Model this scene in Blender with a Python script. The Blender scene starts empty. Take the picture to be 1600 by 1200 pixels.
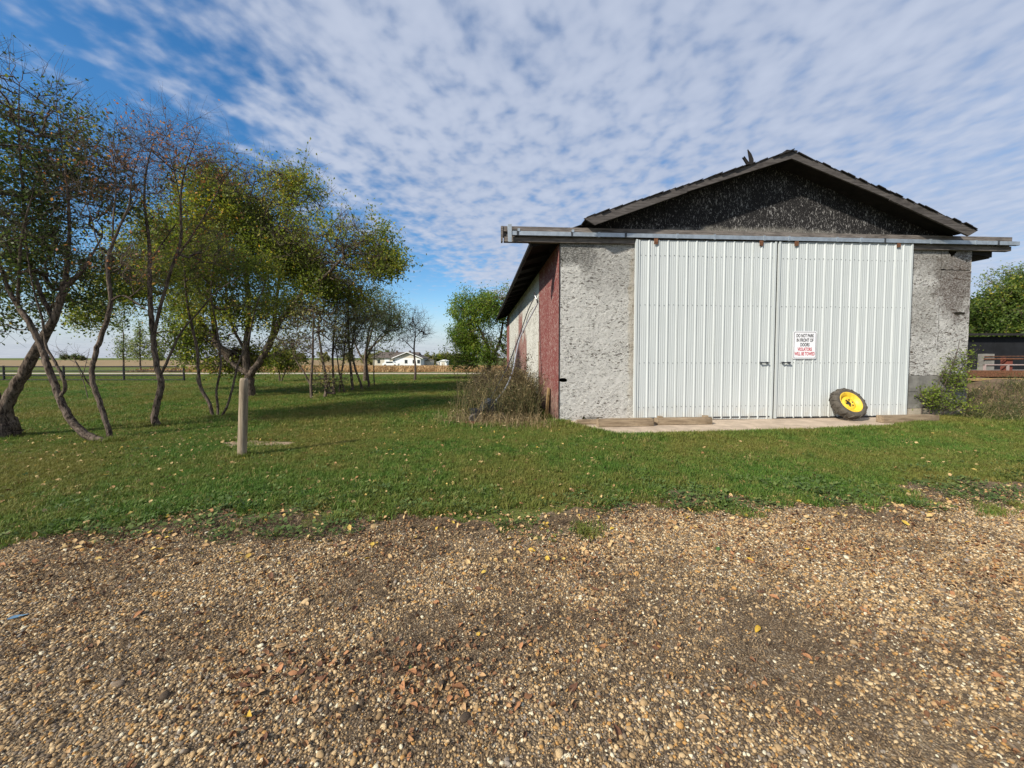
import bpy, bmesh, math, random
import numpy as np
from mathutils import Vector, Matrix

# ------------------------------------------------------------------ camera, sky, sun, exposure
scene = bpy.context.scene
COL = scene.collection
FPX, EYE, PITCH = 610.0, 1.5, math.atan(.041)
cam_d = bpy.data.cameras.new('camera'); cam = bpy.data.objects.new('camera', cam_d); COL.objects.link(cam)
cam_d.sensor_width = 36; cam_d.lens = 36 * FPX / 1600; cam_d.shift_y = -.01
cam_d.clip_start = .05; cam_d.clip_end = 6000
cam.location = (0, 0, EYE); cam.rotation_euler = (math.pi / 2 - PITCH, 0, 0)
scene.camera = cam

SUN_EL = math.radians(34); SHADOW_AZ = math.radians(41)       # shadows run to +x and a little away (+y)
to_sun = Vector((-math.cos(SHADOW_AZ) * math.cos(SUN_EL), -math.sin(SHADOW_AZ) * math.cos(SUN_EL), math.sin(SUN_EL)))
sun_d = bpy.data.lights.new('sun', 'SUN'); sun = bpy.data.objects.new('sun', sun_d); COL.objects.link(sun)
sun_d.energy = 5.0; sun_d.angle = math.radians(2.2); sun_d.color = (1, .93, .82)
sun.rotation_euler = to_sun.to_track_quat('Z', 'Y').to_euler(); sun.location = to_sun * 60

def setup_world():
    w = bpy.data.worlds.new('World'); scene.world = w; w.use_nodes = True
    nt = w.node_tree; nt.nodes.clear(); N = nt.nodes.new; L = nt.links.new
    out = N('ShaderNodeOutputWorld')
    sky = N('ShaderNodeTexSky'); sky.sky_type = 'NISHITA'; sky.sun_disc = False
    sky.sun_elevation = SUN_EL; sky.sun_rotation = math.atan2(to_sun.x, to_sun.y)
    sky.air_density = 1.0; sky.dust_density = .35; sky.ozone_density = 2.5
    hs = N('ShaderNodeHueSaturation'); hs.inputs['Saturation'].default_value = 1.32
    L(sky.outputs[0], hs.inputs['Color'])
    bg = N('ShaderNodeBackground'); bg.inputs[1].default_value = .125; L(hs.outputs[0], bg.inputs[0])
    tc = N('ShaderNodeTexCoord'); sep = N('ShaderNodeSeparateXYZ'); L(tc.outputs['Generated'], sep.inputs[0])
    def m(op, a, b=None, c=None, clamp=False):
        n = N('ShaderNodeMath'); n.operation = op; n.use_clamp = clamp
        for i, v in enumerate((a, b, c)):
            if v is None: continue
            if isinstance(v, (int, float)): n.inputs[i].default_value = v
            else: L(v, n.inputs[i])
        return n.outputs[0]
    def ss(v, lo, hi, t0=0., t1=1.):
        n = N('ShaderNodeMapRange'); n.interpolation_type = 'SMOOTHSTEP'
        L(v, n.inputs[0])
        for i, x in enumerate((lo, hi, t0, t1)): n.inputs[i + 1].default_value = x
        return n.outputs[0]
    z = m('MAXIMUM', m('ADD', sep.outputs[2], .045), .02)
    px = m('DIVIDE', sep.outputs[0], z); py = m('DIVIDE', sep.outputs[1], z)
    cb = N('ShaderNodeCombineXYZ'); L(px, cb.inputs[0]); L(py, cb.inputs[1])
    def noise(scale, detail, rough, dist=0., vec=None, st=(1, 1, 1), rot=0, off=(0, 0, 0)):
        mp = N('ShaderNodeMapping'); mp.inputs['Scale'].default_value = st; mp.inputs['Rotation'].default_value = (0, 0, rot)
        mp.inputs['Location'].default_value = off
        L(vec or cb.outputs[0], mp.inputs[0])
        n = N('ShaderNodeTexNoise'); L(mp.outputs[0], n.inputs['Vector'])
        n.inputs['Scale'].default_value = scale; n.inputs['Detail'].default_value = detail
        n.inputs['Roughness'].default_value = rough; n.inputs['Distortion'].default_value = dist
        return n.outputs['Fac']
    big = noise(.55, 3, .5, off=(3.1, 1.7, 0))
    mid = noise(1.6, 4, .5, 0., off=(1, 5, 0), st=(1, .8, 1), rot=.5)
    # rippled cells of altocumulus
    warp = N('ShaderNodeTexNoise'); warp.inputs['Scale'].default_value = 3; L(cb.outputs[0], warp.inputs['Vector'])
    wv = N('ShaderNodeVectorMath'); wv.operation = 'MULTIPLY_ADD'; L(warp.outputs['Color'], wv.inputs[0])
    wv.inputs[1].default_value = (.07, .07, 0); L(cb.outputs[0], wv.inputs[2])
    cell = noise(10.5, 2.2, .5, 0., vec=wv.outputs[0], st=(1, .8, 1), rot=.5)
    fine = noise(24, 3, .6, 0, vec=wv.outputs[0])
    deck = ss(m('ADD', m('SUBTRACT', px, m('MULTIPLY', py, .27)), m('MULTIPLY', m('SUBTRACT', mid, .5), 1.1)), -1.95, -.95)
    dens = m('ADD', m('MULTIPLY', deck, .82), m('MULTIPLY', m('SUBTRACT', big, .5), .5))
    dens = m('ADD', dens, m('MULTIPLY', m('SUBTRACT', mid, .5), .55))
    smooth = ss(px, .3, 2.4, 1., .35)
    dens = m('ADD', dens, m('MULTIPLY', m('MULTIPLY', m('SUBTRACT', cell, .5), 1.5), smooth))
    dens = m('ADD', dens, m('MULTIPLY', m('MULTIPLY', m('SUBTRACT', fine, .5), .42), smooth))
    cov = ss(dens, -.02, .95, 0., .93)
    low = ss(sep.outputs[2], .0, .15, .85, 0.)          # pale air near the horizon
    cov2 = m('MAXIMUM', cov, low)
    shade = ss(m('ADD', m('MULTIPLY', cell, .6), m('MULTIPLY', mid, .5)), .3, .8)
    cr = N('ShaderNodeMix'); cr.data_type = 'RGBA'; L(shade, cr.inputs['Factor'])
    cr.inputs['A'].default_value = (.48, .56, .74, 1); cr.inputs['B'].default_value = (.66, .73, .89, 1)
    bc = N('ShaderNodeBackground'); L(cr.outputs['Result'], bc.inputs[0]); bc.inputs[1].default_value = .68
    mx = N('ShaderNodeMixShader'); L(cov2, mx.inputs[0]); L(bg.outputs[0], mx.inputs[1]); L(bc.outputs[0], mx.inputs[2])
    L(mx.outputs[0], out.inputs[0])
setup_world()
vs = scene.view_settings
vs.view_transform = 'Standard'; vs.look = 'None'; vs.exposure = 0.36; vs.gamma = 1; vs.use_curve_mapping = False
scene.cycles.max_bounces = 6; scene.cycles.transparent_max_bounces = 8

# ------------------------------------------------------------------ helpers
rnd = random.Random(7); rng = np.random.default_rng(11)
def ray(px, py):
    x = (px - 800) / FPX; y = (584 - py) / FPX
    return Vector((x, math.cos(PITCH) + y * math.sin(PITCH), -math.sin(PITCH) + y * math.cos(PITCH)))
def G(px, py, z=0.):                      # where the sight line meets the ground
    d = ray(px, py); t = (z - EYE) / d.z
    return Vector((d.x * t, d.y * t, z))
def P(px, py, Y):                         # point on the sight line at a distance known from what it stands on
    d = ray(px, py); t = Y / d.y
    return Vector((d.x * t, Y, EYE + d.z * t))
BA = math.radians(4.84); B0 = G(872, 659)
BU = Vector((math.cos(BA), math.sin(BA), 0)); BV = Vector((-math.sin(BA), math.cos(BA), 0))
def BL(u, v, z=0.): return B0 + BU * u + BV * v + Vector((0, 0, z))
def to_barn(p): q = p - B0; return q.dot(BU), q.dot(BV), p.z
def gz(y):                                # the land falls a little beyond the road
    t = min(max((y - 40) / 80, 0), 1); return -1.0 * t * t * (3 - 2 * t)

def link(o, parent=None):
    COL.objects.link(o)
    if parent is not None: o.parent = parent
    return o
def obj(name, me, mat=None, parent=None, kind=None):
    o = bpy.data.objects.new(name, me)
    if mat is not None:
        me.materials.clear(); me.materials.append(mat)
    link(o, parent)
    if kind: o['kind'] = kind
    return o
def tag(o, label, cat, group=None, kind=None):
    o['label'] = label; o['category'] = cat
    if group: o['group'] = group
    if kind: o['kind'] = kind
    return o
def thing(name, label, cat, loc=(0, 0, 0), rot=(0, 0, 0), group=None):
    o = bpy.data.objects.new(name, None); link(o); o.location = loc; o.rotation_euler = rot; o.empty_display_size = .2
    return tag(o, label, cat, group)
def copy_tree(o, parent=None):
    c = o.copy(); link(c, parent)
    for ch in list(o.children): copy_tree(ch, c)
    return c
def mesh(name, v, f, smooth=False):
    me = bpy.data.meshes.new(name); me.from_pydata([tuple(p) for p in v], [], f); me.validate()
    if smooth: me.polygons.foreach_set('use_smooth', [True] * len(me.polygons))
    me.update(); return me
def np_mesh(name, v, f, k, attrs=None, smooth=False):
    """v (n,3), f (m,k) fast mesh with equal-sided faces"""
    me = bpy.data.meshes.new(name); v = np.asarray(v, np.float32); f = np.asarray(f, np.int32)
    me.vertices.add(len(v)); me.vertices.foreach_set('co', v.ravel())
    me.loops.add(f.size); me.loops.foreach_set('vertex_index', f.ravel())
    me.polygons.add(len(f)); me.polygons.foreach_set('loop_start', np.arange(0, f.size, k, dtype=np.int32))
    if smooth: me.polygons.foreach_set('use_smooth', np.ones(len(f), bool))
    me.update(calc_edges=True)
    for n, a in (attrs or {}).items():
        at = me.attributes.new(n, 'FLOAT', 'POINT'); at.data.foreach_set('value', np.asarray(a, np.float32))
    return me
class MB:
    """collects simple solids into one mesh"""
    def __init__(s): s.v = []; s.f = []
    def add(s, v, f):
        k = len(s.v); s.v += [tuple(p) for p in v]; s.f += [tuple(i + k for i in q) for q in f]; return s
    def box(s, x0, x1, y0, y1, z0, z1, j=0.):
        v = [(x, y, z) for z in (z0, z1) for y in (y0, y1) for x in (x0, x1)]
        if j: v = [tuple(c + rnd.uniform(-j, j) for c in p) for p in v]
        return s.add(v, [(0, 2, 3, 1), (4, 5, 7, 6), (0, 1, 5, 4), (2, 6, 7, 3), (0, 4, 6, 2), (1, 3, 7, 5)])
    def obox(s, p, ax, ay, az):            # centre + half axes
        p = Vector(p); v = [p + Vector(ax) * i + Vector(ay) * j + Vector(az) * k for k in (-1, 1) for j in (-1, 1) for i in (-1, 1)]
        return s.add(v, [(0, 2, 3, 1), (4, 5, 7, 6), (0, 1, 5, 4), (2, 6, 7, 3), (0, 4, 6, 2), (1, 3, 7, 5)])
    def prism(s, poly, y0, y1):            # poly in x,z extruded along y
        n = len(poly); v = [(x, y0, z) for x, z in poly] + [(x, y1, z) for x, z in poly]
        return s.add(v, [tuple(range(n)), tuple(range(2 * n - 1, n - 1, -1))] + [(i, i + n, (i + 1) % n + n, (i + 1) % n) for i in range(n)])
    def tube(s, pts, r, n=6, cap=True):
        v, f = tube(pts, r, n); s.add(v, [tuple(q) for q in f])
        if cap:
            k = len(s.v) - len(v); s.f.append(tuple(k + i for i in range(n - 1, -1, -1))); s.f.append(tuple(len(s.v) - n + i for i in range(n)))
        return s
    def lathe(s, prof, n=32, closed=False):   # profile (r, y) about the y axis
        m_ = len(prof); k = len(s.v)
        for i in range(n):
            a = 2 * math.pi * i / n; s.v += [(r * math.cos(a), y, r * math.sin(a)) for r, y in prof]
        for i in range(n):
            j = (i + 1) % n
            for q in range(m_ if closed else m_ - 1):
                q2 = (q + 1) % m_; s.f.append((k + i * m_ + q, k + i * m_ + q2, k + j * m_ + q2, k + j * m_ + q))
        return s
    def build(s, name, mat, parent=None, kind=None, smooth=False):
        return obj(name, mesh(name, s.v, s.f, smooth), mat, parent, kind)
def tube(pts, r, n):
    pts = np.asarray([tuple(p) for p in pts], float); m_ = len(pts); r = np.broadcast_to(np.asarray(r, float), (m_,))
    t = np.gradient(pts, axis=0); t /= np.linalg.norm(t, axis=1)[:, None] + 1e-9
    ref = np.array([1., 0, 0]) if abs(t[0][0]) < .8 else np.array([0, 1., 0])
    a = np.cross(t, ref); a /= np.linalg.norm(a, axis=1)[:, None] + 1e-9; b = np.cross(t, a)
    an = np.arange(n) * 2 * np.pi / n
    v = pts[:, None] + r[:, None, None] * (np.cos(an)[None, :, None] * a[:, None] + np.sin(an)[None, :, None] * b[:, None])
    i = np.arange(m_ - 1)[:, None] * n; j = np.arange(n)[None]; j2 = (j + 1) % n
    f = np.stack([i + j, i + j2, i + n + j2, i + n + j], -1).reshape(-1, 4)
    return v.reshape(-1, 3), f
def value_noise(x, y, s, seed=0):
    r = np.random.default_rng(seed); g = r.random((64, 64)); x = np.asarray(x) / s + 31.7; y = np.asarray(y) / s + 17.3
    i = np.floor(x).astype(int); j = np.floor(y).astype(int); fx = x - i; fy = y - j; fx = fx * fx * (3 - 2 * fx); fy = fy * fy * (3 - 2 * fy)
    q = lambda a, b: g[a % 64, b % 64]
    return (q(i, j) * (1 - fx) + q(i + 1, j) * fx) * (1 - fy) + (q(i, j + 1) * (1 - fx) + q(i + 1, j + 1) * fx) * fy

# ------------------------------------------------------------------ materials
class NT:
    def __init__(s, name):
        s.m = bpy.data.materials.new(name); s.m.use_nodes = True; s.t = s.m.node_tree; s.n = s.t.nodes
        s.b = s.n['Principled BSDF']; s.out = s.n['Material Output']
    def N(s, t): return s.n.new('ShaderNode' + t)
    def L(s, a, b): s.t.links.new(a, b)
    def setin(s, i, v):
        if hasattr(v, 'node'): s.L(v, i)
        else: i.default_value = v
    def co(s, scale=(1, 1, 1), rot=(0, 0, 0), kind='Object', loc=(0, 0, 0)):
        tc = s.N('TexCoord') if kind != 'Position' else s.N('NewGeometry'); mp = s.N('Mapping')
        s.L(tc.outputs[kind], mp.inputs[0]); mp.inputs['Scale'].default_value = scale; mp.inputs['Rotation'].default_value = rot; mp.inputs['Location'].default_value = loc
        return mp.outputs[0]
    def noise(s, v, scale=1, det=3, rough=.5, dist=0, col=False):
        n = s.N('TexNoise'); s.L(v, n.inputs['Vector'])
        for k, x in (('Scale', scale), ('Detail', det), ('Roughness', rough), ('Distortion', dist)): n.inputs[k].default_value = x
        return n.outputs['Color' if col else 'Fac']
    def vor(s, v, scale, feat='F1', out='Distance', rand=1):
        n = s.N('TexVoronoi'); n.feature = feat; s.L(v, n.inputs['Vector']); n.inputs['Scale'].default_value = scale; n.inputs['Randomness'].default_value = rand
        return n.outputs[out]
    def mr(s, v, lo, hi, a=0., b=1.):
        n = s.N('MapRange'); n.interpolation_type = 'SMOOTHSTEP'; s.L(v, n.inputs[0])
        for i, x in enumerate((lo, hi, a, b)): n.inputs[i + 1].default_value = x
        return n.outputs[0]
    def ma(s, op, a, b=0.):
        n = s.N('Math'); n.operation = op; s.setin(n.inputs[0], a); s.setin(n.inputs[1], b); return n.outputs[0]
    def mix(s, f, a, b, mode='MIX'):
        n = s.N('Mix'); n.data_type = 'RGBA'; n.blend_type = mode; s.setin(n.inputs['Factor'], f)
        for k, v in (('A', a), ('B', b)):
            if isinstance(v, tuple): n.inputs[k].default_value = v + (1,) if len(v) == 3 else v
            else: s.L(v, n.inputs[k])
        return n.outputs['Result']
    def ramp(s, v, stops, const=False):
        n = s.N('ValToRGB'); s.L(v, n.inputs[0]); e = n.color_ramp.elements
        if const: n.color_ramp.interpolation = 'CONSTANT'
        e[0].position, e[0].color = stops[0][0], stops[0][1] + (1,)
        e[1].position, e[1].color = stops[-1][0], stops[-1][1] + (1,)
        for p, c in stops[1:-1]: q = e.new(p); q.color = c + (1,)
        return n.outputs[0]
    def bump(s, h, strength=.5, dist=.01):
        n = s.N('Bump'); s.L(h, n.inputs['Height']); n.inputs['Strength'].default_value = strength; n.inputs['Distance'].default_value = dist
        s.L(n.outputs[0], s.b.inputs['Normal']); return n.outputs[0]
    def done(s, col, rough=.8, spec=.3, metal=0.):
        s.setin(s.b.inputs['Base Color'], col if not isinstance(col, tuple) else col + (1,)); s.setin(s.b.inputs['Roughness'], rough)
        s.b.inputs['Specular IOR Level'].default_value = spec; s.setin(s.b.inputs['Metallic'], metal); return s.m

def plain(name, col, rough=.8, var=.18, scale=6, metal=0., spec=.3, bump=.15):
    m = NT(name); c = m.co(); n = m.noise(c, scale, 6, .65)
    d = tuple(x * (1 - var) for x in col); e = tuple(min(1, x * (1 + var)) for x in col)
    m.bump(m.noise(c, scale * 8, 4, .6), bump, .004)
    return m.done(m.mix(m.mr(n, .3, .7), d, e), rough, spec, metal)

def osb_mat(name, paint, under, along, bare=.46, stains=(), under2=None, fl=1.):
    """flaking paint on strand board; along = scale vector that stretches the strands"""
    m = NT(name); c = m.co()
    w = m.noise(c, 5, 2, .5, col=True)
    vm = m.N('VectorMath'); vm.operation = 'MULTIPLY_ADD'; m.L(w, vm.inputs[0]); vm.inputs[1].default_value = (.10, .10, .10); m.L(c, vm.inputs[2])
    mp = m.N('Mapping'); m.L(vm.outputs[0], mp.inputs[0]); mp.inputs['Scale'].default_value = along
    a = m.noise(mp.outputs[0], 1., 3, .62, .6)
    mp2 = m.N('Mapping'); m.L(vm.outputs[0], mp2.inputs[0]); mp2.inputs['Scale'].default_value = tuple(x * 1.9 for x in along); mp2.inputs['Location'].default_value = (4, 2, 7)
    b = m.noise(mp2.outputs[0], 1., 2, .6, .4)
    patch = m.noise(c, 1.6, 4, .6)
    amt = m.ma('ADD', m.ma('MULTIPLY', m.ma('SUBTRACT', patch, .5), .20 * fl), bare)
    f1 = m.ma('SUBTRACT', a, amt); f = m.mr(f1, -.035, .03)
    g = m.mr(m.ma('SUBTRACT', b, m.ma('SUBTRACT', amt, .06)), -.03, .02)
    mp3 = m.N('Mapping'); m.L(vm.outputs[0], mp3.inputs[0]); mp3.inputs['Scale'].default_value = tuple(x * 2.6 for x in along); mp3.inputs['Location'].default_value = (9, 1, 3); mp3.inputs['Rotation'].default_value = (.25, .25, 0)
    e3 = m.noise(mp3.outputs[0], 1., 2, .6, .3); g3 = m.mr(m.ma('SUBTRACT', e3, m.ma('SUBTRACT', amt, .03)), -.02, .02)
    keep = m.ma('MULTIPLY', m.ma('MULTIPLY', f, g), g3)
    und = m.mix(m.noise(c, 30, 3, .6), under, under2 or tuple(x * .5 for x in under))
    tone = m.mix(m.mr(m.noise(c, 9, 5, .7), .3, .75), tuple(x * .86 for x in paint), paint)
    col = m.mix(keep, und, tone)
    for (pos, rad, scol, amt_) in stains:
        d = m.N('VectorMath'); d.operation = 'SUBTRACT'; m.L(c, d.inputs[0]); d.inputs[1].default_value = pos
        s = m.N('VectorMath'); s.operation = 'DIVIDE'; m.L(d.outputs[0], s.inputs[0]); s.inputs[1].default_value = rad
        ln = m.N('VectorMath'); ln.operation = 'LENGTH'; m.L(s.outputs[0], ln.inputs[0])
        k = m.mr(m.ma('ADD', ln.outputs['Value'], m.ma('MULTIPLY', m.ma('SUBTRACT', m.noise(c, 3.5, 5, .7), .5), 1.9)), 1.05, .45, 0., amt_)
        k = m.ma('MULTIPLY', k, m.mr(m.noise(mp.outputs[0], 2.2, 2, .6), .28, .62, .25, 1.))
        col = m.mix(k, col, scol)
    m.bump(m.ma('ADD', m.ma('MULTIPLY', e3, .45), m.ma('MULTIPLY', keep, .55)), .32, .005)
    return m.done(col, .85, .2)

def wood(name, col, dark, grain='x', rough=.85):
    sc = {'x': (1.2, 14, 14), 'y': (14, 1.2, 14), 'z': (14, 14, 1.2)}[grain]
    m = NT(name); c = m.co(sc); n = m.noise(c, 2.2, 6, .65, .8); k = m.noise(m.co(), 2.5, 4, .6)
    fine = m.noise(m.co(tuple(x * 4 for x in sc)), 2, 3, .6)
    col_ = m.mix(m.mr(n, .3, .68), dark, col); col_ = m.mix(m.mr(k, .52, .75, 0., .6), col_, tuple(x * .55 for x in dark))
    m.bump(m.ma('ADD', n, m.ma('MULTIPLY', fine, .6)), .7, .006)
    return m.done(col_, rough, .2)

def leaf_mat(name, stops, trans=.52, rough=.55):
    m = NT(name); at = m.N('Attribute'); at.attribute_name = 'tint'
    col = m.ramp(at.outputs['Fac'], stops); m.done(col, rough, .35)
    tr = m.N('BsdfTranslucent'); m.L(m.mix(.5, col, m.mix(1., col, (1.0, 1.0, .45), 'MULTIPLY')), tr.inputs[0])
    mx = m.N('MixShader'); mx.inputs[0].default_value = trans; m.L(m.b.outputs[0], mx.inputs[1]); m.L(tr.outputs[0], mx.inputs[2])
    m.L(mx.outputs[0], m.out.inputs[0]); return m.m
def inst_mat(name, stops, rough=.8, patch=None, trans=0., bumpy=0, spec=.3, const=False, patch_scale=.35):
    """colour by instance (random) with a slow drift over the ground"""
    m = NT(name); oi = m.N('ObjectInfo'); col = m.ramp(oi.outputs['Random'], stops, const)
    if patch:
        c = m.co(kind='Position'); n = m.mr(m.ma('ADD', m.ma('MULTIPLY', m.noise(c, patch_scale, 4, .6), .75), m.ma('MULTIPLY', m.noise(c, 2.7, 3, .6), .25)), .40, .62)
        col = m.mix(n, col, m.mix(.65, col, patch))
    if bumpy:
        c = m.co(); col = m.mix(m.mr(m.noise(c, 9, 4, .7), .3, .7), m.mix(1., col, (.72, .70, .68), 'MULTIPLY'), col); m.bump(m.noise(c, 14, 4, .6), .4, .1)
    m.done(col, rough, spec)
    if trans:
        tr = m.N('BsdfTranslucent'); m.L(col, tr.inputs[0]); mx = m.N('MixShader'); mx.inputs[0].default_value = trans
        m.L(m.b.outputs[0], mx.inputs[1]); m.L(tr.outputs[0], mx.inputs[2]); m.L(mx.outputs[0], m.out.inputs[0])
    return m.m

def lawn_mat():
    m = NT('lawn_soil'); c = m.co(kind='Position')
    a = m.noise(c, .32, 5, .6); b = m.noise(c, 3.2, 5, .65); d = m.noise(c, 26, 4, .7)
    g = m.mix(m.mr(a, .36, .62), (.085, .145, .026), (.18, .18, .05))
    g = m.mix(m.mr(b, .38, .68, 0., .75), g, (.085, .105, .026)); g = m.mix(m.mr(d, .42, .66, 0., .65), g, (.045, .055, .015))
    # far land: mown grass gives way to rough pasture
    m.bump(m.ma('ADD', m.ma('MULTIPLY', b, .6), d), .8, .05)
    return m.done(g, .95, .1)
def gravel_mat():
    m = NT('gravel_soil'); c = m.co(kind='Position')
    v = m.vor(c, 95, 'F1', 'Color'); dist = m.vor(c, 95)
    sp = m.N('SeparateColor'); m.L(v, sp.inputs[0])
    peb = m.ramp(sp.outputs[0], [(0., (.13, .10, .065)), (.3, (.27, .20, .12)), (.55, (.40, .30, .18)), (.8, (.23, .19, .145)), (1., (.52, .43, .30))])
    dirt = m.mix(m.noise(c, 40, 4, .7), (.080, .056, .034), (.19, .135, .080))
    f = m.mr(dist, .30, .55); big = m.noise(c, 1.3, 5, .65)
    col = m.mix(m.ma('MAXIMUM', f, m.mr(big, .50, .66, 0., .8)), peb, dirt)
    sand = m.noise(c, .55, 4, .6); col = m.mix(m.mr(sand, .5, .7, 0., .5), col, (.31, .235, .145))
    m.bump(m.ma('SUBTRACT', m.noise(c, 60, 3, .7), m.ma('MULTIPLY', dist, 1.)), .8, .012)
    return m.done(col, .92, .15)
def steel_door_mat():
    m = NT('white_ribbed_steel'); c = m.co(); st = m.noise(m.co((7, 7, .45)), 1.6, 5, .6); d = m.noise(c, 1.2, 4, .6)
    col = m.mix(m.mr(st, .35, .7), (.455, .485, .482), (.49, .52, .515)); col = m.mix(m.mr(d, .5, .8, 0., .25), col, (.41, .44, .42))
    z = m.N('SeparateXYZ'); m.L(c, z.inputs[0])
    dirt = m.ma('MULTIPLY', m.mr(z.outputs[2], .55, .02, 0., .5), m.mr(m.noise(c, 5, 5, .7), .35, .7)); col = m.mix(dirt, col, (.40, .36, .28))
    m.bump(m.noise(m.co((3, 3, .6)), 1.3, 2, .5), .12, .03)
    return m.done(col, .55, .25)

def verge_mat():
    m = NT('trodden_verge_soil'); c = m.co(kind='Position'); a = m.noise(c, 2.2, 5, .65); d = m.noise(c, 38, 5, .75); e = m.noise(c, 9, 4, .7)
    col = m.mix(m.mr(d, .35, .65), (.075, .052, .032), (.23, .17, .105)); col = m.mix(m.mr(a, .45, .68, 0., .6), col, (.30, .225, .145)); col = m.mix(m.mr(e, .52, .66, 0., .55), col, (.075, .09, .028))
    m.bump(m.ma('ADD', d, e), .9, .02); return m.done(col, .95, .1)
M = {}
M['verge'] = verge_mat()
M['lawn'] = lawn_mat(); M['gravel'] = gravel_mat(); M['door'] = steel_door_mat()
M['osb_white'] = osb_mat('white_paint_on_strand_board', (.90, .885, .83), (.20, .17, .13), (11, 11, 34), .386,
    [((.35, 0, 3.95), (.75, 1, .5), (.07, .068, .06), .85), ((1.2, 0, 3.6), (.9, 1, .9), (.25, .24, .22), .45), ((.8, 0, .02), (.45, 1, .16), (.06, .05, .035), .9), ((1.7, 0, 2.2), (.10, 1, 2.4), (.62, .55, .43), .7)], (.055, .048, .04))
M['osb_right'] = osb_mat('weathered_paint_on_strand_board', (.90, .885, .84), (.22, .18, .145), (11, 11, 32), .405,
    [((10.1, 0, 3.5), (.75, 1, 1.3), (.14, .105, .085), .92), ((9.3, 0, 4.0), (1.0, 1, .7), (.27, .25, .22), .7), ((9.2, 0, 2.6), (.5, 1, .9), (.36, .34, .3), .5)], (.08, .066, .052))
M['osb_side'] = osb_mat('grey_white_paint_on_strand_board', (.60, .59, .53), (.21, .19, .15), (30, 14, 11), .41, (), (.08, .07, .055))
M['osb_red'] = osb_mat('barn_red_paint_on_strand_board', (.185, .045, .040), (.40, .31, .27), (30, 17, 13), .425, [((0, 1.5, .1), (1, 2.2, .75), (.30, .22, .17), .85)], (.26, .14, .12), .7)
M['osb_red_far'] = osb_mat('worn_red_paint_on_strand_board', (.20, .062, .052), (.38, .32, .27), (30, 15, 12), .45, [((0, 8.5, .3), (1, 3.5, 1.2), (.33, .25, .2), .8)], (.30, .18, .15))
M['osb_black'] = osb_mat('blackened_strand_board', (.017, .016, .016), (.36, .35, .33), (30, 30, 8.5), .375, [((5, 0, 4.45), (3.2, 1, .22), (.30, .28, .24), .6)], (.13, .125, .12), .9)
M['beam'] = wood('weathered_beam_wood', (.205, .180, .160), (.075, .064, .056), 'x')
M['barge'] = wood('grey_barge_wood', (.108, .097, .090), (.045, .039, .036), 'x')
M['char'] = plain('charred_roof_boards', (.014, .012, .011), .95, .4, 5, bump=.5)
M['shingle'] = plain('black_asphalt_shingle', (.020, .018, .018), .95, .4, 9, bump=.6)
M['galv'] = plain('galvanised_steel', (.42, .46, .48), .45, .15, 7, .75, bump=.05)
M['rust'] = plain('rusty_steel', (.16, .075, .04), .85, .45, 20, .3)
M['dark_metal'] = plain('dark_steel', (.07, .075, .08), .5, .3, 12, .6)
M['black'] = plain('dull_black', (.018, .019, .021), .75, .3, 10)
M['timber'] = wood('sawn_timber', (.33, .255, .17), (.17, .125, .08), 'x')
M['tan_board'] = wood('tan_board', (.40, .27, .12), (.22, .15, .07), 'z')
M['post'] = wood('grey_fence_post', (.34, .275, .195), (.155, .12, .082), 'z')
M['conc'] = plain('pale_concrete', (.42, .335, .25), .9, .2, 3, bump=.4)
M['block'] = plain('grey_concrete_block', (.17, .165, .15), .95, .3, 4, bump=.6)
M['block_pale'] = plain('pale_concrete_block', (.32, .28, .22), .95, .25, 4, bump=.6)
M['tyre'] = plain('dusty_black_rubber', (.080, .070, .056), .9, .35, 9, bump=.3)
M['rim'] = plain('yellow_wheel_paint', (.70, .455, .035), .5, .22, 14, spec=.5, bump=.08)
M['sign'] = plain('white_sign_face', (.78, .78, .80), .45, .03, 4, bump=.02)
M['ink'] = plain('black_sign_ink', (.015, .015, .02), .5, .1, 8, bump=0)
M['ink_red'] = plain('red_sign_ink', (.48, .03, .05), .5, .1, 8, bump=0)
M['bark'] = NT('grey_brown_bark')
def _bark(m):
    c = m.co((9, 9, 2.2)); n = m.noise(c, 2.4, 7, .7, 1.2); k = m.noise(m.co(), 3, 4, .6)
    col = m.mix(m.mr(n, .36, .62), (.030, .022, .017), (.20, .155, .12)); col = m.mix(m.mr(k, .55, .75, 0., .5), col, (.16, .15, .12))
    m.bump(n, 1., .03); return m.done(col, .95, .1)
M['bark'] = _bark(M['bark'])
M['twig'] = plain('bare_twig_bark', (.085, .062, .052), .9, .3, 3)
M['white_wall'] = plain('white_siding', (.74, .74, .72), .7, .06, .6)
M['cream_wall'] = plain('cream_siding', (.52, .47, .38), .7, .08, .6)
M['roof'] = plain('brown_grey_roof', (.105, .085, .072), .9, .15, .8)
M['glass'] = plain('dark_window_glass', (.03, .035, .04), .12, .1, 2, spec=.6, bump=0)
M['shed'] = plain('black_shed_boards', (.010, .011, .013), .8, .4, 2.5)
M['soil'] = plain('bare_soil', (.115, .080, .050), .95, .35, 3, bump=.9)
M['patch'] = plain('bare_dry_earth', (.25, .185, .12), .95, .25, 6, bump=.6)
M['red_wood'] = plain('red_painted_post', (.17, .05, .035), .8, .25, 8)
M['pink_rail'] = plain('faded_red_white_rail', (.30, .235, .22), .7, .2, 8)
M['road'] = plain('pale_gravel_road', (.40, .34, .25), .95, .1, .5)
M['blue'] = plain('faded_blue_plastic', (.12, .22, .32), .6, .2, 20)
M['straw_field'] = plain('stubble_soil', (.24, .165, .075), .95, .25, .15)

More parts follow.
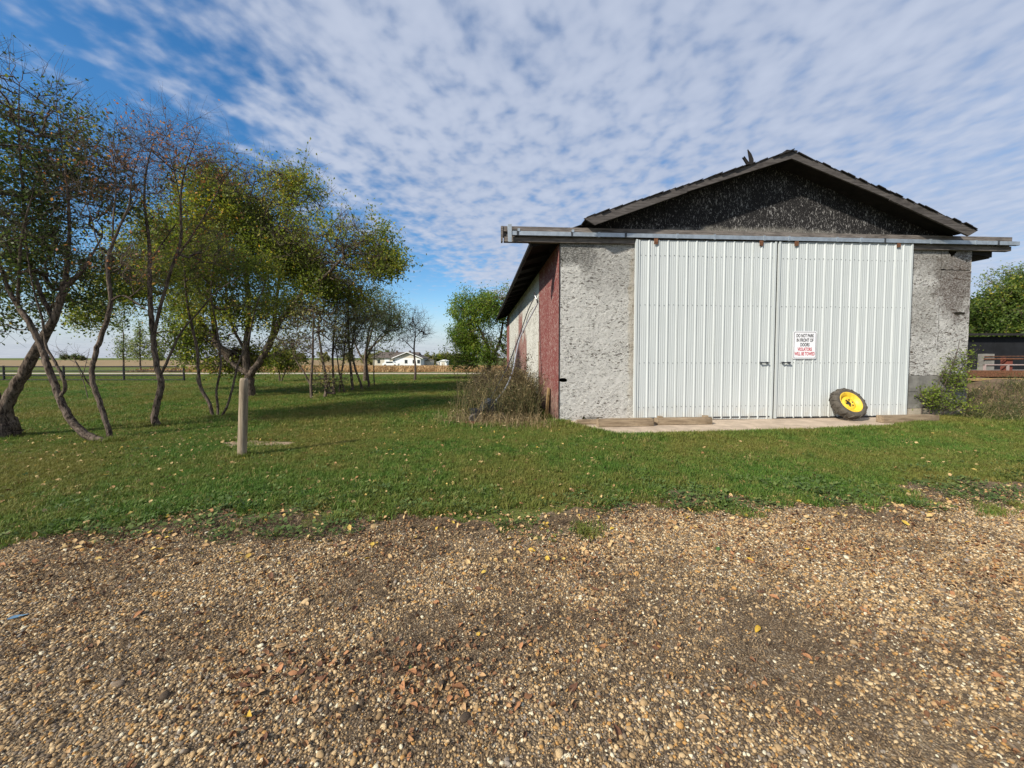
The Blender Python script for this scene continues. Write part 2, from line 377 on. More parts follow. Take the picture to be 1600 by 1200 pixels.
# ------------------------------------------------------------------ scattering by geometry nodes
def hidden_proto(name, me, mat):
    me.materials.append(mat); return bpy.data.objects.new(name, me)      # never linked: only instanced
def scatter(name, pts, rot, scl, protos, label=None, cat=None, parent=None):
    n = len(pts); me = bpy.data.meshes.new(name); me.vertices.add(n); me.vertices.foreach_set('co', np.asarray(pts, np.float32).ravel())
    for nm, arr, tp, key in (('rot', rot, 'FLOAT_VECTOR', 'vector'), ('scl', scl, 'FLOAT_VECTOR', 'vector'), ('pick', rng.integers(0, len(protos), n), 'INT', 'value')):
        a = me.attributes.new(nm, tp, 'POINT'); a.data.foreach_set(key, np.asarray(arr, np.int32 if tp == 'INT' else np.float32).ravel())
    o = obj(name, me, None, parent, 'stuff')
    if label: o['label'] = label; o['category'] = cat
    g = bpy.data.node_groups.new(name, 'GeometryNodeTree'); g.interface.new_socket('Geometry', in_out='INPUT', socket_type='NodeSocketGeometry'); g.interface.new_socket('Geometry', in_out='OUTPUT', socket_type='NodeSocketGeometry')
    gi = g.nodes.new('NodeGroupInput'); go = g.nodes.new('NodeGroupOutput'); ip = g.nodes.new('GeometryNodeInstanceOnPoints'); jn = g.nodes.new('GeometryNodeJoinGeometry')
    for p in reversed(protos):
        oi = g.nodes.new('GeometryNodeObjectInfo'); oi.inputs['Object'].default_value = p; oi.inputs['As Instance'].default_value = True; g.links.new(oi.outputs['Geometry'], jn.inputs[0])
    mp = g.nodes.new('GeometryNodeMeshToPoints'); g.links.new(gi.outputs[0], mp.inputs['Mesh']); g.links.new(mp.outputs[0], ip.inputs['Points'])
    g.links.new(jn.outputs[0], ip.inputs['Instance']); ip.inputs['Pick Instance'].default_value = True
    for nm, tp, sock in (('rot', 'FLOAT_VECTOR', 'Rotation'), ('scl', 'FLOAT_VECTOR', 'Scale'), ('pick', 'INT', 'Instance Index')):
        na = g.nodes.new('GeometryNodeInputNamedAttribute'); na.data_type = tp; na.inputs['Name'].default_value = nm
        g.links.new(na.outputs['Attribute'], ip.inputs[sock])
    g.links.new(ip.outputs[0], go.inputs[0]); md = o.modifiers.new('scatter', 'NODES'); md.node_group = g
    return o
def blade_tuft(name, nb, hmin, hmax, w, spread, lean, seed):
    r = np.random.default_rng(seed); V = []; F = []
    for i in range(nb):
        a = r.random() * 6.283; d = spread * math.sqrt(r.random()); h = r.uniform(hmin, hmax); b = r.random() * 6.283; ln = lean * r.uniform(.3, 1.2) * h
        x, y = d * math.cos(a), d * math.sin(a); px, py = -math.sin(b) * w / 2, math.cos(b) * w / 2; dx, dy = math.cos(b) * ln, math.sin(b) * ln; k = len(V)
        V += [(x - px, y - py, -.005), (x + px, y + py, -.005), (x + px * .8 + dx * .4, y + py * .8 + dy * .4, h * .62), (x - px * .8 + dx * .4, y - py * .8 + dy * .4, h * .62), (x + dx, y + dy, h * r.uniform(.82, 1))]
        F += [(k, k + 1, k + 2, k + 3), (k + 3, k + 2, k + 4)]
    return mesh(name, V, F)
def pebble(seed):
    r = np.random.default_rng(seed); bm = bmesh.new(); bmesh.ops.create_icosphere(bm, subdivisions=2, radius=.5)
    sx, sy, sz = r.uniform(.8, 1.25), r.uniform(.65, .95), r.uniform(.42, .7); k = r.normal(size=(3, 3)); ph = r.random(3) * 6
    for v in bm.verts:
        c = np.array(v.co); f = 1 + .09 * sum(math.sin(2.6 * c @ k[i] + ph[i]) for i in range(3)); v.co = Vector((c[0] * sx * f, c[1] * sy * f, c[2] * sz * f))
    me = bpy.data.meshes.new('pebble'); bm.to_mesh(me); bm.free(); me.polygons.foreach_set('use_smooth', [True] * len(me.polygons)); return me
def leaf_mesh(name, seed, curl=.35):
    r = np.random.default_rng(seed); V = []; F = []; n = 6; cx = r.uniform(-.5, .9) * curl; fold = r.uniform(.1, .9) * curl * 1.3; tw = r.uniform(-1, 1) * curl
    for i in range(n + 1):
        t = i / n; w = .5 * .62 * math.sin(math.pi * min(.98, t ** .85 + .01)) ** .8 + .006
        for s in (-1, 0, 1):
            y = s * w; z = cx * (t - .5) ** 2 * 2 + fold * abs(s) * w * 1.6 + tw * s * w * (t - .5) * 2 + r.normal() * .02; V.append((t - .5, y, z))
    for i in range(n):
        for s in (0, 1): k = i * 3 + s; F.append((k, k + 3, k + 4, k + 1))
    zmin = min(v[2] for v in V); V = [(x, y, z - zmin) for x, y, z in V]
    return mesh(name, V, F, True)

# ------------------------------------------------------------------ ground, drive, road, field
def drive_edge(x):                        # where the gravel meets the grass (y for a given x)
    x = np.asarray(x, float)
    return np.interp(x, [-14, -4, -3, -1.6, 0, .6, 1.3, 2.5, 4, 5.4, 8, 16], [2.5, 3.0, 3.3, 3.36, 3.18, 3.3, 3.72, 3.78, 3.85, 4.0, 4.5, 5.6]) + (value_noise(x, 0 * x, .45, 5) - .5) * .30 + (value_noise(x, 0 * x, .13, 6) - .5) * .12
def ground_mesh():
    xs = [-3000, -800, -300, -120, -60, -30, -10, 0, 10, 30, 60, 120, 300, 800, 3000]; ys = [-40, -10, 0, 10, 20, 30, 40, 50, 60, 70, 80, 90, 100, 110, 120, 200, 500, 1200, 4500]
    V = [(x, y, gz(y)) for y in ys for x in xs]; n = len(xs)
    return mesh('ground', V, [(j * n + i, j * n + i + 1, (j + 1) * n + i + 1, (j + 1) * n + i) for j in range(len(ys) - 1) for i in range(n - 1)])
obj('ground', ground_mesh(), M['lawn'], kind='structure')
gx = np.linspace(-14, 16, 700); ge = drive_edge(gx) - .3; gf = drive_edge(gx) + .55 + (value_noise(gx, 0 * gx, .7, 15) - .5) * 1.1 + (value_noise(gx, 0 * gx, .12, 16) - .5) * .5
obj('bare_verge', np_mesh('bare_verge', np.concatenate([np.stack([gx, ge, np.full_like(gx, .004)], 1), np.stack([gx, np.maximum(gf, ge + .32), np.full_like(gx, .004)], 1)]), [(i, i + 1, 701 + i, 700 + i) for i in range(699)], 4), M['verge'], kind='structure')
gx = np.linspace(-14, 16, 260); ge = drive_edge(gx) - .02
obj('gravel_drive', np_mesh('gravel_drive', np.concatenate([np.stack([gx, np.full_like(gx, -8), np.full_like(gx, .008)], 1), np.stack([gx, ge, np.full_like(gx, .008)], 1)]),
    [(i, i + 1, 261 + i, 260 + i) for i in range(259)], 4), M['gravel'], kind='structure')
obj('road', mesh('road', [(-400, 35.6, .02), (400, 35.6, .02), (400, 38.2, .02), (-400, 38.2, .02)], [(0, 1, 2, 3)]), M['road'], kind='structure')
def strip(name, x0, x1, y0, y1, mat, lift=.02):
    ys = np.linspace(y0, y1, 12); V = []; 
    for y in ys: V += [(x0, y, gz(y) + lift), (x1, y, gz(y) + lift)]
    return obj(name, mesh(name, V, [(2 * i, 2 * i + 1, 2 * i + 3, 2 * i + 2) for i in range(11)]), mat, kind='structure')
strip('stubble_field', -42, 120, 40.2, 78, M['straw_field'])
strip('far_field', -900, -44, 85, 420, M['straw_field'], .03)

# ------------------------------------------------------------------ the barn
WALLY = -.09
W, LEN, ZC = 10.48, 16.83, 4.2
barn = thing('barn', 'old white and red strand board barn with blackened gable and sliding steel doors', 'barn', B0, (0, 0, BA))
def grid_panel(name, u0, u1, z0, z1, mat, holes=(), res=.07, rag=0., parent=barn, thick=.02, seed=1):
    """sheet in the wall plane (y=0) as a fine grid, so rotted spots can be real openings"""
    nu = max(2, int((u1 - u0) / res)); nz = max(2, int((z1 - z0) / res)); r = random.Random(seed); bm = bmesh.new(); g = {}
    for i in range(nu + 1):
        for j in range(nz + 1):
            inner = 0 < i < nu and 0 < j < nz
            u = u0 + (u1 - u0) * i / nu + (r.uniform(-.02, .02) if inner else 0); z = z0 + (z1 - z0) * j / nz + (r.uniform(-.02, .02) if inner else 0)
            if j == 0 and rag: z += r.uniform(-.01, rag)
            g[i, j] = bm.verts.new((u, WALLY + r.uniform(-.004, .004), z))
    for i in range(nu):
        for j in range(nz):
            c = (g[i, j].co + g[i + 1, j + 1].co) / 2
            if any(((c.x - h[0]) / h[2]) ** 2 + ((c.z - h[1]) / h[3]) ** 2 < r.uniform(.6, 1.2) for h in holes): continue
            bm.faces.new((g[i, j], g[i + 1, j], g[i + 1, j + 1], g[i, j + 1]))
    bmesh.ops.solidify(bm, geom=bm.faces[:], thickness=-thick); bmesh.ops.recalc_face_normals(bm, faces=bm.faces[:])
    me = bpy.data.meshes.new(name); bm.to_mesh(me); bm.free(); return obj(name, me, mat, parent)
# front: left of the doors, right of the doors, header behind the track
grid_panel('wall_panel', 0, 1.95, .0, 4.14, M['osb_white'], [(.085, .98, .085, .035), (.60, .02, .17, .075)], .06, .05, seed=3)
grid_panel('wall_panel', 8.5, 9.63, 1.06, 4.22, M['osb_right'], (), .07, .02, seed=4)
grid_panel('wall_panel', 9.636, W, 1.06, 3.68, M['osb_right'], [(10.22, 2.62, .17, .045)], .06, .02, seed=5)
grid_panel('wall_panel', 9.636, W - .01, 3.70, 4.22, M['osb_right'], [(9.93, 4.13, .10, .10)], .05, .02, seed=6)
MB().box(1.96, 8.49, .02, .08, 4.05, 4.2).build('door_header', M['char'], barn)
MB().box(1.80, 1.95, WALLY - .035, WALLY - .006, .03, 4.10).build('door_jamb', M['timber'], barn)
for c, z0, z1 in ((0, .02, .23), (1, .24, .64), (2, .65, 1.05)):          # block footing on the right
    u = 8.5
    while u < W - .05:
        u1 = min(u + (.62 if c else .42), W); b = MB().box(u + .006, u1 - .006, WALLY - .02 + rnd.uniform(-.008, .008), .18, z0, z1, .004); b.build('foundation_block', M['block_pale' if c == 0 else 'block'], barn); u = u1
# gable sheets under the roof slopes
RU, RZ = 5.22, 6.10                       # underside of the ridge at the wall
def roof_under(u): return RZ - .343 * abs(u - RU)
edges = [.15] + [4.95 + 1.22 * k for k in range(-4, 6) if .2 < 4.95 + 1.22 * k < 10.2] + [10.32]
for a, b in zip(edges[:-1], edges[1:]):
    a2, b2 = a + .004, b - .004; poly = [(a2, 4.30), (b2, 4.30), (b2, max(4.31, roof_under(b2)))] + ([(RU, RZ)] if a2 < RU < b2 else []) + [(a2, max(4.31, roof_under(a2)))]
    MB().prism(poly, .0, .02).build('gable_panel', M['osb_black'], barn)
# side walls and back wall: sheets of strand board
def side_panel(u, y0, y1, mat, z0=0., z1=4.12, lean=0.):
    s = -1 if u <= 0 else 1; t = .016
    return MB().box(min(u, u - s * t), max(u, u - s * t), y0 + .004, y1 - .004, z0, z1).build('wall_panel', mat, barn)
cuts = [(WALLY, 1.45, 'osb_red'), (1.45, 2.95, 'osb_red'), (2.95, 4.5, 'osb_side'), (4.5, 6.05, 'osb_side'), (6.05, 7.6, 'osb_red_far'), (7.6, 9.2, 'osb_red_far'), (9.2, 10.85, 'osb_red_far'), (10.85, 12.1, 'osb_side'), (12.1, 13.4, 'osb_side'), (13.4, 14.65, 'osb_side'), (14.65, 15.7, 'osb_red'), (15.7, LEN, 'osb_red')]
for y0, y1, mt in cuts:
    if mt == 'osb_red_far':               # worn red over white, ragged at the top
        zt = {6.05: 2.35, 7.6: 3.55, 9.2: 2.1}[y0]
        side_panel(-.001, y0, y1, M['osb_side']); r = random.Random(int(y0 * 10)); ys = np.linspace(y0 + .02, y1 - .02, 14)
        V = [(-.0045, y, .0) for y in ys] + [(-.0045, y, max(.6, zt + r.uniform(-.55, .55))) for y in ys]
        obj('red_paint_patch', mesh('red_paint_patch', V, [(i + 1, i, 14 + i, 15 + i) for i in range(13)]), M['osb_red_far'], barn)
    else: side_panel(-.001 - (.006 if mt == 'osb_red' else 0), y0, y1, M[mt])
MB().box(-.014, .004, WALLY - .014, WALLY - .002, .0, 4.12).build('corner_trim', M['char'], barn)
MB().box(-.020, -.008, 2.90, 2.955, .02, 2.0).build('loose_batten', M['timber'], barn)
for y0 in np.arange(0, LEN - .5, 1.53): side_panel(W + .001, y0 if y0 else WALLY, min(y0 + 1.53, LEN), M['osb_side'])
MB().box(.02, W - .02, LEN - .02, LEN, 0, 4.2).build('back_wall', M['osb_side'], barn)
MB().prism([(.02, 4.2), (W - .02, 4.2), (RU, RZ)], LEN - .02, LEN).build('back_gable', M['osb_side'], barn)
# roof: the middle part sails out over the doors, the lower part ends at the wall
def slab(u0, z0, u1, z1, y0, y1, t, name, mat, parent): 
    n = Vector((-(z1 - z0), 0, u1 - u0)).normalized() * t
    if n.z < 0: n = -n
    b = MB(); v = [(u0, y0, z0), (u1, y0, z1), (u1, y1, z1), (u0, y1, z0)]; b.add([Vector(p) for p in v] + [Vector(p) + n for p in v], [(3, 2, 1, 0), (4, 5, 6, 7), (0, 1, 5, 4), (1, 2, 6, 5), (2, 3, 7, 6), (3, 0, 4, 7)])
    return b.build(name, mat, parent)
YF, YB, SL = -.52, LEN + .9, .343
for s in (-1, 1):
    ue = RU + s * 4.62; ze = RZ - SL * 4.62
    deck = slab(RU, RZ, ue, ze, YF + .035, YB, .05, 'roof_deck', M['char'], barn)
    lo_u0, lo_z0 = RU + s * 4.35, RZ - SL * 4.35 - .09; lo_u1, lo_z1 = RU + s * 5.86, 4.135
    lo = slab(lo_u0, lo_z0, lo_u1, lo_z1, -.03, YB, .06, 'roof_deck', M['char'], barn)
    slab(lo_u1 - s * .001, lo_z1 - .12, lo_u1 + s * .03, lo_z1 - .10, .0, YB + .01, .17, 'fascia', M['barge'], barn)
    # barge board in two lengths, on the front edge of the deck
    for k, (f0, f1) in enumerate(((0, .53), (.532, 1.03))):
        a = (RU + s * 4.62 * f0, RZ - SL * 4.62 * f0); b = (RU + s * 4.62 * f1, RZ - SL * 4.62 * f1); dz = .008 * k
        tip = .10 if k else 0.
        if s < 0: poly = [(a[0], a[1] - .095), (a[0], a[1] + .075), (b[0] - .02, b[1] + .06), (b[0] + tip * 2.2, b[1] - .075)]
        else: poly = [(a[0], a[1] - .095), (b[0] - tip * 2.2, b[1] - .075), (b[0] + .02, b[1] + .06), (a[0], a[1] + .075)]
        MB().prism(poly, YF - .005 - dz, YF + .032).build('barge_board', M['barge'], barn)
    # short boards under the lower roof end
    MB().prism([(lo_u1, lo_z1 - .10), (lo_u1, lo_z1 + .05), (lo_u1 - s * .62, lo_z1 + .05 + .62 * .335), (lo_u1 - s * .62, lo_z1 - .02)] [::(1 if s > 0 else -1)], -.06, -.032).build('eave_end_board', M['char'], barn)
    # the shingle course ends that show along the rake
    L_ = 4.70 * math.sqrt(1 + SL * SL); n = 31; du = 4.70 / n
    for i in range(n):
        r = rnd.random(); u = RU + s * (i + .5) * du; z = RZ - SL * (i + .5) * du + .068
        ax = Vector((s * du * .62, 0, -SL * du * .62 - .008)); nz = Vector((s * SL, 0, 1)).normalized()
        o_ = rnd.uniform(-.035, .02); b = MB().obox((u, YF + .20 + o_, z + rnd.uniform(0, .012)), ax, (0, .23, rnd.uniform(-.006, .006)), nz * rnd.uniform(.006, .011)); b.build('shingle', M['shingle'], barn)
    for i in range(9):
        t = (i + .5) / 9; u = lo_u0 + (lo_u1 - lo_u0) * t; z = lo_z0 + (lo_z1 - lo_z0) * t + .075 + (.05 * max(0, .35 - t))
        MB().obox((u, .12 + rnd.uniform(-.03, .02), z + rnd.uniform(0, .03)), (s * .115, 0, -.043 + rnd.uniform(-.02, .02)), (0, .2, rnd.uniform(-.02, .02)), (0, 0, .009)).build('shingle', M['shingle'], barn)
    top = slab(RU, RZ + .064, RU + s * 4.7, RZ + .064 - SL * 4.7, YF + .4, YB, .012, 'roof_covering', M['shingle'], barn)
MB().box(RU - .13, RU + .13, YF - .01, YB, RZ + .055, RZ + .088, .004).build('ridge_cap', M['shingle'], barn)
for y in np.arange(.0, LEN, 1.2):          # rafter tails under the left eave
    MB().add([(-.60, y, 4.02), (-.60, y + .04, 4.02), (.0, y, 4.20), (.0, y + .04, 4.20), (-.60, y, 4.12), (-.60, y + .04, 4.12), (.0, y, 4.33), (.0, y + .04, 4.33)], [(0, 1, 3, 2), (4, 6, 7, 5), (0, 4, 5, 1), (2, 3, 7, 6), (0, 2, 6, 4), (1, 5, 7, 3)]).build('rafter_tail', M['char'], barn)
# broken board standing up from the left slope
bq = MB(); bx, bz = 4.76, RZ - SL * .46 + .06
bq.add([(bx - .05, .1, bz), (bx + .07, .1, bz), (bx + .0, .1, bz + .16), (bx - .10, .1, bz + .19), (bx - .23, .1, bz + .34), (bx - .20, .1, bz + .28), (bx - .27, .1, bz + .31), (bx - .05, .14, bz), (bx + .07, .14, bz), (bx + .0, .14, bz + .16), (bx - .10, .14, bz + .19), (bx - .23, .14, bz + .34), (bx - .20, .14, bz + .28), (bx - .27, .14, bz + .31)],
    [(0, 1, 2, 3), (0, 3, 5, 6), (3, 4, 5), (10, 9, 8, 7), (13, 12, 10, 7), (12, 11, 10), (0, 7, 8, 1), (1, 8, 9, 2), (2, 9, 10, 3), (3, 10, 11, 4), (6, 13, 7, 0)])
bq.prism([(bx - .02, bz + .1), (bx + .05, bz + .12), (bx + .04, bz + .30), (bx - .02, bz + .43), (bx - .11, bz + .53), (bx - .07, bz + .33), (bx - .05, bz + .2)], .15, .18)
bq.build('broken_board', M['char'], barn)

# sliding door track: two timbers with a steel rail between, slightly out of level
rise = .08 / 12.9
def beam(u0, u1, z0, z1, y0, y1, name, mat, n=1, par=barn, j=.0):
    b = MB(); v = []
    for (u, y, z) in [(u, y, z) for z in (z0, z1) for y in (y0, y1) for u in (u0, u1)]: v.append((u + rnd.uniform(-j, j), y, z + (u + 1.34) * rise + rnd.uniform(-j, j)))
    b.add(v, [(0, 2, 3, 1), (4, 5, 7, 6), (0, 1, 5, 4), (2, 6, 7, 3), (0, 4, 6, 2), (1, 3, 7, 5)]); return b.build(name, mat, par)
for u0, u1 in ((-1.30, 3.05), (3.054, 7.4), (7.404, 11.46)):
    beam(u0, u1, 4.315, 4.43, -.175, -.05, 'track_timber', M['beam'], j=.003); beam(u0 + .02, u1, 4.095, 4.205, -.165, -.05, 'track_timber', M['beam'], j=.003)
beam(-1.30, 11.46, 4.206, 4.314, -.13, -.052, 'track_backing', M['beam'])
rail = beam(-1.10, 11.56, 4.215, 4.305, -.255, -.176, 'door_rail', M['galv'])
beam(-1.10, 11.56, 4.213, 4.2145, -.258, -.22, 'rail_lip', M['dark_metal'], par=rail)
u = -1.0
while u < 11.5:
    beam(u, u + .05, 4.208, 4.318, -.259, -.17, 'rail_bracket', M['dark_metal'] if rnd.random() < .5 else M['galv'], par=rail, j=.004)
    if u < .6: beam(u + .02, u + .07, 4.30, 4.36, -.266, -.176, 'bracket_tab', M['galv'], par=rail)
    u += rnd.choice([.62, .9, 1.22])
beam(-1.345, -1.302, 4.09, 4.43, -.19, -.04, 'track_end_board', M['beam'], j=.004)
beam(-1.20, -1.12, 4.06, 4.45, -.270, -.2575, 'track_end_plate', M['galv'], j=.008)

# the two steel doors
def rib_profile(u0, u1):
    pts = []; p = .2286; k = math.floor(u0 / p) - 1
    while k * p < u1 + p:
        c = k * p
        pts += [(c - .030, 0), (c - .011, .017), (c + .011, .017), (c + .030, 0)]
        for q in (.066, .114, .162): pts += [(c + q - .014, 0), (c + q - .006, .0028), (c + q + .006, .0028), (c + q + .014, 0)]
        k += 1
    pts = [q for q in pts if u0 < q[0] < u1]; return [(u0, 0)] + pts + [(u1, 0)]
def make_door(u0, u1, ztop0, ztop1, zb0, zb1, hu, hang, face=-.205):
    frame = MB().box(u0 + .05, u1 - .05, face + .01, face + .05, zb0 + .03, min(ztop0, ztop1) - .04).build('sliding_door', M['dark_metal'], barn)
    e = [u0 + .02] + [x for x in np.arange(math.ceil(u0 / .9144) * .9144, u1 - .2, .9144) if x > u0 + .25] + [u1 - .02]
    for i, (a, b) in enumerate(zip(e[:-1], e[1:])):
        pr = rib_profile(a, b); zs = [0, .33, .66, 1.]; V = []
        for t in zs:
            for (x, d) in pr:
                f = (x - u0) / (u1 - u0); lo = zb0 + (zb1 - zb0) * f; hi = ztop0 + (ztop1 - ztop0) * f
                V.append((x, face - d - .0015 * i - (rnd.uniform(0, .002) if 0 < t < 1 else 0), lo + (hi - lo) * t))
        n = len(pr); F = [(j * n + i2, j * n + i2 + 1, (j + 1) * n + i2 + 1, (j + 1) * n + i2) for j in range(3) for i2 in range(n - 1)]
        obj('steel_sheet', mesh('steel_sheet', V, F), M['door'], frame)
    MB().box(u0, u0 + .045, face - .030, face + .05, zb0 - .005, ztop0 + .004).build('edge_trim', M['door'], frame)
    MB().box(u1 - .045, u1, face - .030, face + .05, zb1 - .005, ztop1 + .004).build('edge_trim', M['door'], frame)
    b = MB()
    for z in (.35, 1.38, 2.72, 3.85):
        for x in np.arange(u0 + .12, u1 - .05, .1143): b.obox((x, face - .0075, z + rnd.uniform(-.01, .01)), (.006, 0, 0), (0, .0055, 0), (0, 0, .006))
    b.build('sheet_screws', M['dark_metal'], frame, 'stuff')
    h = MB().tube([(hu - .10, face - .07, 1.385), (hu + .10, face - .07, 1.385)], .013, 8); h.obox((hu - .08, face - .045, 1.385), (.012, 0, 0), (0, .03, 0), (0, 0, .02)); h.obox((hu + .08, face - .045, 1.385), (.012, 0, 0), (0, .03, 0), (0, 0, .02))
    h.build('handle', M['dark_metal'], frame)
    for x in hang:
        zt = ztop0 + (ztop1 - ztop0) * (x - u0) / (u1 - u0); hg = MB().box(x - .045, x + .045, face - .045, face - .032, zt - .10, zt + .035, .004)
        hg.box(x - .03, x + .03, face - .032, face + .0, zt + .0, zt + .035, .004).build('hanger', M['rust'], frame)
    MB().box(u0 + .06, u1 - .06, face - .012, face + .06, zb0 + .0, zb0 + .03).build('bottom_channel', M['dark_metal'], frame)
    return frame
make_door(1.74, 5.155, 4.195, 4.225, .075, .035, 4.89, (2.2, 4.76))
make_door(5.215, 8.685, 4.235, 4.275, .05, .08, 5.45, (5.64, 8.28))
MB().box(5.157, 5.213, -.19, -.16, .05, 4.2).build('dark_gap_strip', M['black'], barn)  # black strip stands in for the dark interior behind the door gap

# ------------------------------------------------------------------ apron and the things on it
ap = [(.30, .0), (.34, -.75), (.62, -1.45), (.85, -1.80), (2.6, -1.78), (4.4, -1.66), (5.8, -1.60), (6.9, -1.42), (7.9, -.95), (8.8, -.55), (9.2, .0)]
ap2 = []
for (a, b) in zip(ap[:-1], ap[1:]):
    for k in range(6): t = k / 6; ap2.append((a[0] + (b[0] - a[0]) * t + rnd.uniform(-.03, .03), a[1] + (b[1] - a[1]) * t + (rnd.uniform(-.05, .05) if a[1] < -.2 else 0)))
ap2.append(ap[-1]); n = len(ap2)
me = mesh('concrete_apron', [BL(u, y, .035) for u, y in ap2] + [BL(u, y - .01, -.05) for u, y in ap2] + [BL(u, .12, .035) for u in (9.2, .3)], [tuple(range(n)) , *[(i + 1, i, n + i, n + i + 1) for i in range(n - 1)], (n - 1, 2 * n, 2 * n + 1, 0)])
obj('concrete_apron', me, M['conc'], kind='structure')
def lumber(label, u0, u1, v0, h, w, tilt=0., bits=(), z=.034):
    o = thing('timber_block', label, 'timber', BL((u0 + u1) / 2, v0, z), (0, 0, BA + tilt)); l = (u1 - u0) / 2
    me = bpy.data.meshes.new('timber_beam'); bm = bmesh.new(); bmesh.ops.create_cube(bm, size=1); bmesh.ops.scale(bm, vec=(2 * l, w, h), verts=bm.verts); bmesh.ops.bevel(bm, geom=bm.edges[:], offset=.012, segments=2, affect='EDGES')
    bmesh.ops.subdivide_edges(bm, edges=[e for e in bm.edges if abs((e.verts[0].co - e.verts[1].co).x) > l], cuts=6)
    for v in bm.verts: v.co += Vector((rnd.uniform(-.004, .004), rnd.uniform(-.004, .004), h / 2 + rnd.uniform(-.004, .004) * (v.co.z > 0)))
    bm.to_mesh(me); bm.free(); obj('beam', me, M['timber'], o)
    for x in bits: MB().box(x - .05, x + .05, -.03, .06, h - .002, h + .035, .006).build('cleat', M['timber'], o)
    return o
def U(px, py, z=.03): q = to_barn(G(px, py, z)); return q
ua, ub = U(935, 668), U(1021, 666); lumber('plain timber beam on the concrete apron by the white wall', ua[0], ub[0], ua[1] + .09, .165, .17, .02)
uc, ud = U(1027, 665), U(1115, 664); lumber('timber beam with two cleats on top against the steel door', uc[0], ud[0], uc[1] + .09, .15, .17, .0, (-.52, .52))
ue_, uf = U(908, 667), U(936, 667); lumber('short dark timber offcut below the rotted wall bottom', ue_[0] - .02, uf[0] + .10, ue_[1] + .30, .10, .12, .03)
ug, uh = U(1383, 662), U(1480, 662); lumber('timber beam beside the concrete block footing and green shrub', ug[0], uh[0], ug[1] + .12, .16, .18, -.01)

# tractor wheel leaning on the right door
LEAN = math.radians(32); RW, TW = .385, .22
wc_u, wc_v = to_barn(P(1322, 640, 9.15))[:2]
wheel_v = -.205 - .03 - (RW * math.sin(LEAN) + TW / 2 * math.cos(LEAN)) 
wheel = thing('tractor_wheel', 'yellow rimmed tractor wheel with lugged black tyre leaning on the door', 'wheel', BL(6.80, wheel_v, .035 + RW * math.cos(LEAN) + TW / 2 * math.sin(LEAN)), (-LEAN, 0, 0))
wheel.rotation_euler = (Matrix.Rotation(BA, 3, 'Z') @ Matrix.Rotation(-LEAN, 3, 'X')).to_euler()
h = TW / 2
ty = MB().lathe([(.235, -h * .80), (.262, -h * .93), (.31, -h), (.345, -h * .95), (.366, -h * .72), (.371, 0), (.366, h * .72), (.345, h * .95), (.31, h), (.262, h * .93), (.235, h * .80), (.225, 0)], 48, True).build('tyre', M['tyre'], wheel, smooth=True)
for i in range(26):                        # lugs, alternately from either shoulder
    a = 2 * math.pi * i / 26; s = 1 if i % 2 else -1; V = []
    for (y, r0, r1, da) in ((s * h * .98, .338, .362, .10), (s * h * .6, .364, .385, .05), (s * h * -.08, .366, .387, -.03)):
        for dd in (-.038, .038):
            for r_ in (r0, r1): t = a + da + dd; V.append((r_ * math.cos(t), y, r_ * math.sin(t)))
    F = []
    for q in (0, 1): k = q * 4; F += [(k, k + 1, k + 5, k + 4), (k + 1, k + 3, k + 7, k + 5), (k + 3, k + 2, k + 6, k + 7), (k + 2, k, k + 4, k + 6)]
    F += [(0, 2, 3, 1), (8, 9, 11, 10)]
    obj('tread_lug', mesh('tread_lug', V, F), M['tyre'], ty)
rim = MB().lathe([(.262, -h * .90), (.254, -h * .98), (.238, -h * .94), (.212, -h * .62), (.190, -h * .55), (.182, -h * .18), (.170, -h * .10), (.150, -h * .30), (.105, -h * .42), (.062, -h * .40), (.058, -h * .15), (.058, h * .3), (.19, h * .35), (.212, h * .7), (.236, h * .9)], 40).build('rim', M['rim'], wheel, smooth=True)
MB().lathe([(.0, -h * .18), (.058, -h * .18), (.060, -h * .0)], 20).build('hub_opening', M['black'], rim)
for i in range(6): a = math.pi * i / 3 + .2; MB().obox((.082 * math.cos(a), -h * .425, .082 * math.sin(a)), (.017, 0, 0), (0, .004, 0), (0, 0, .017)).build('bolt_hole', M['black'], rim)

# the sign on the right door
sg = thing('door_sign', 'white no parking sign with black and red lettering on the steel door', 'sign', BL(5.93, -.236, 1.47), (0, 0, BA)); SW, SH = .60, .665
def rrect(w, h_, r, z0=0): 
    p = []
    for cx, cz, a0 in ((w / 2 - r, r, -90), (w / 2 - r, h_ - r, 0), (-w / 2 + r, h_ - r, 90), (-w / 2 + r, r, 180)):
        for k in range(5): a = math.radians(a0 + 22.5 * k); p.append((cx + r * math.cos(a), cz + z0 + r * math.sin(a)))
    return p
MB().prism(rrect(SW, SH, .04), -.003, 0).build('sign_plate', M['sign'], sg)
o_, i_ = rrect(SW - .035, SH - .035, .03, .0175), rrect(SW - .055, SH - .055, .024, .0275); k = len(o_)
obj('border_line', mesh('border_line', [(x, -.0045, z) for x, z in o_ + i_], [(q, (q + 1) % k, k + (q + 1) % k, k + q) for q in range(k)]), M['ink'], sg)
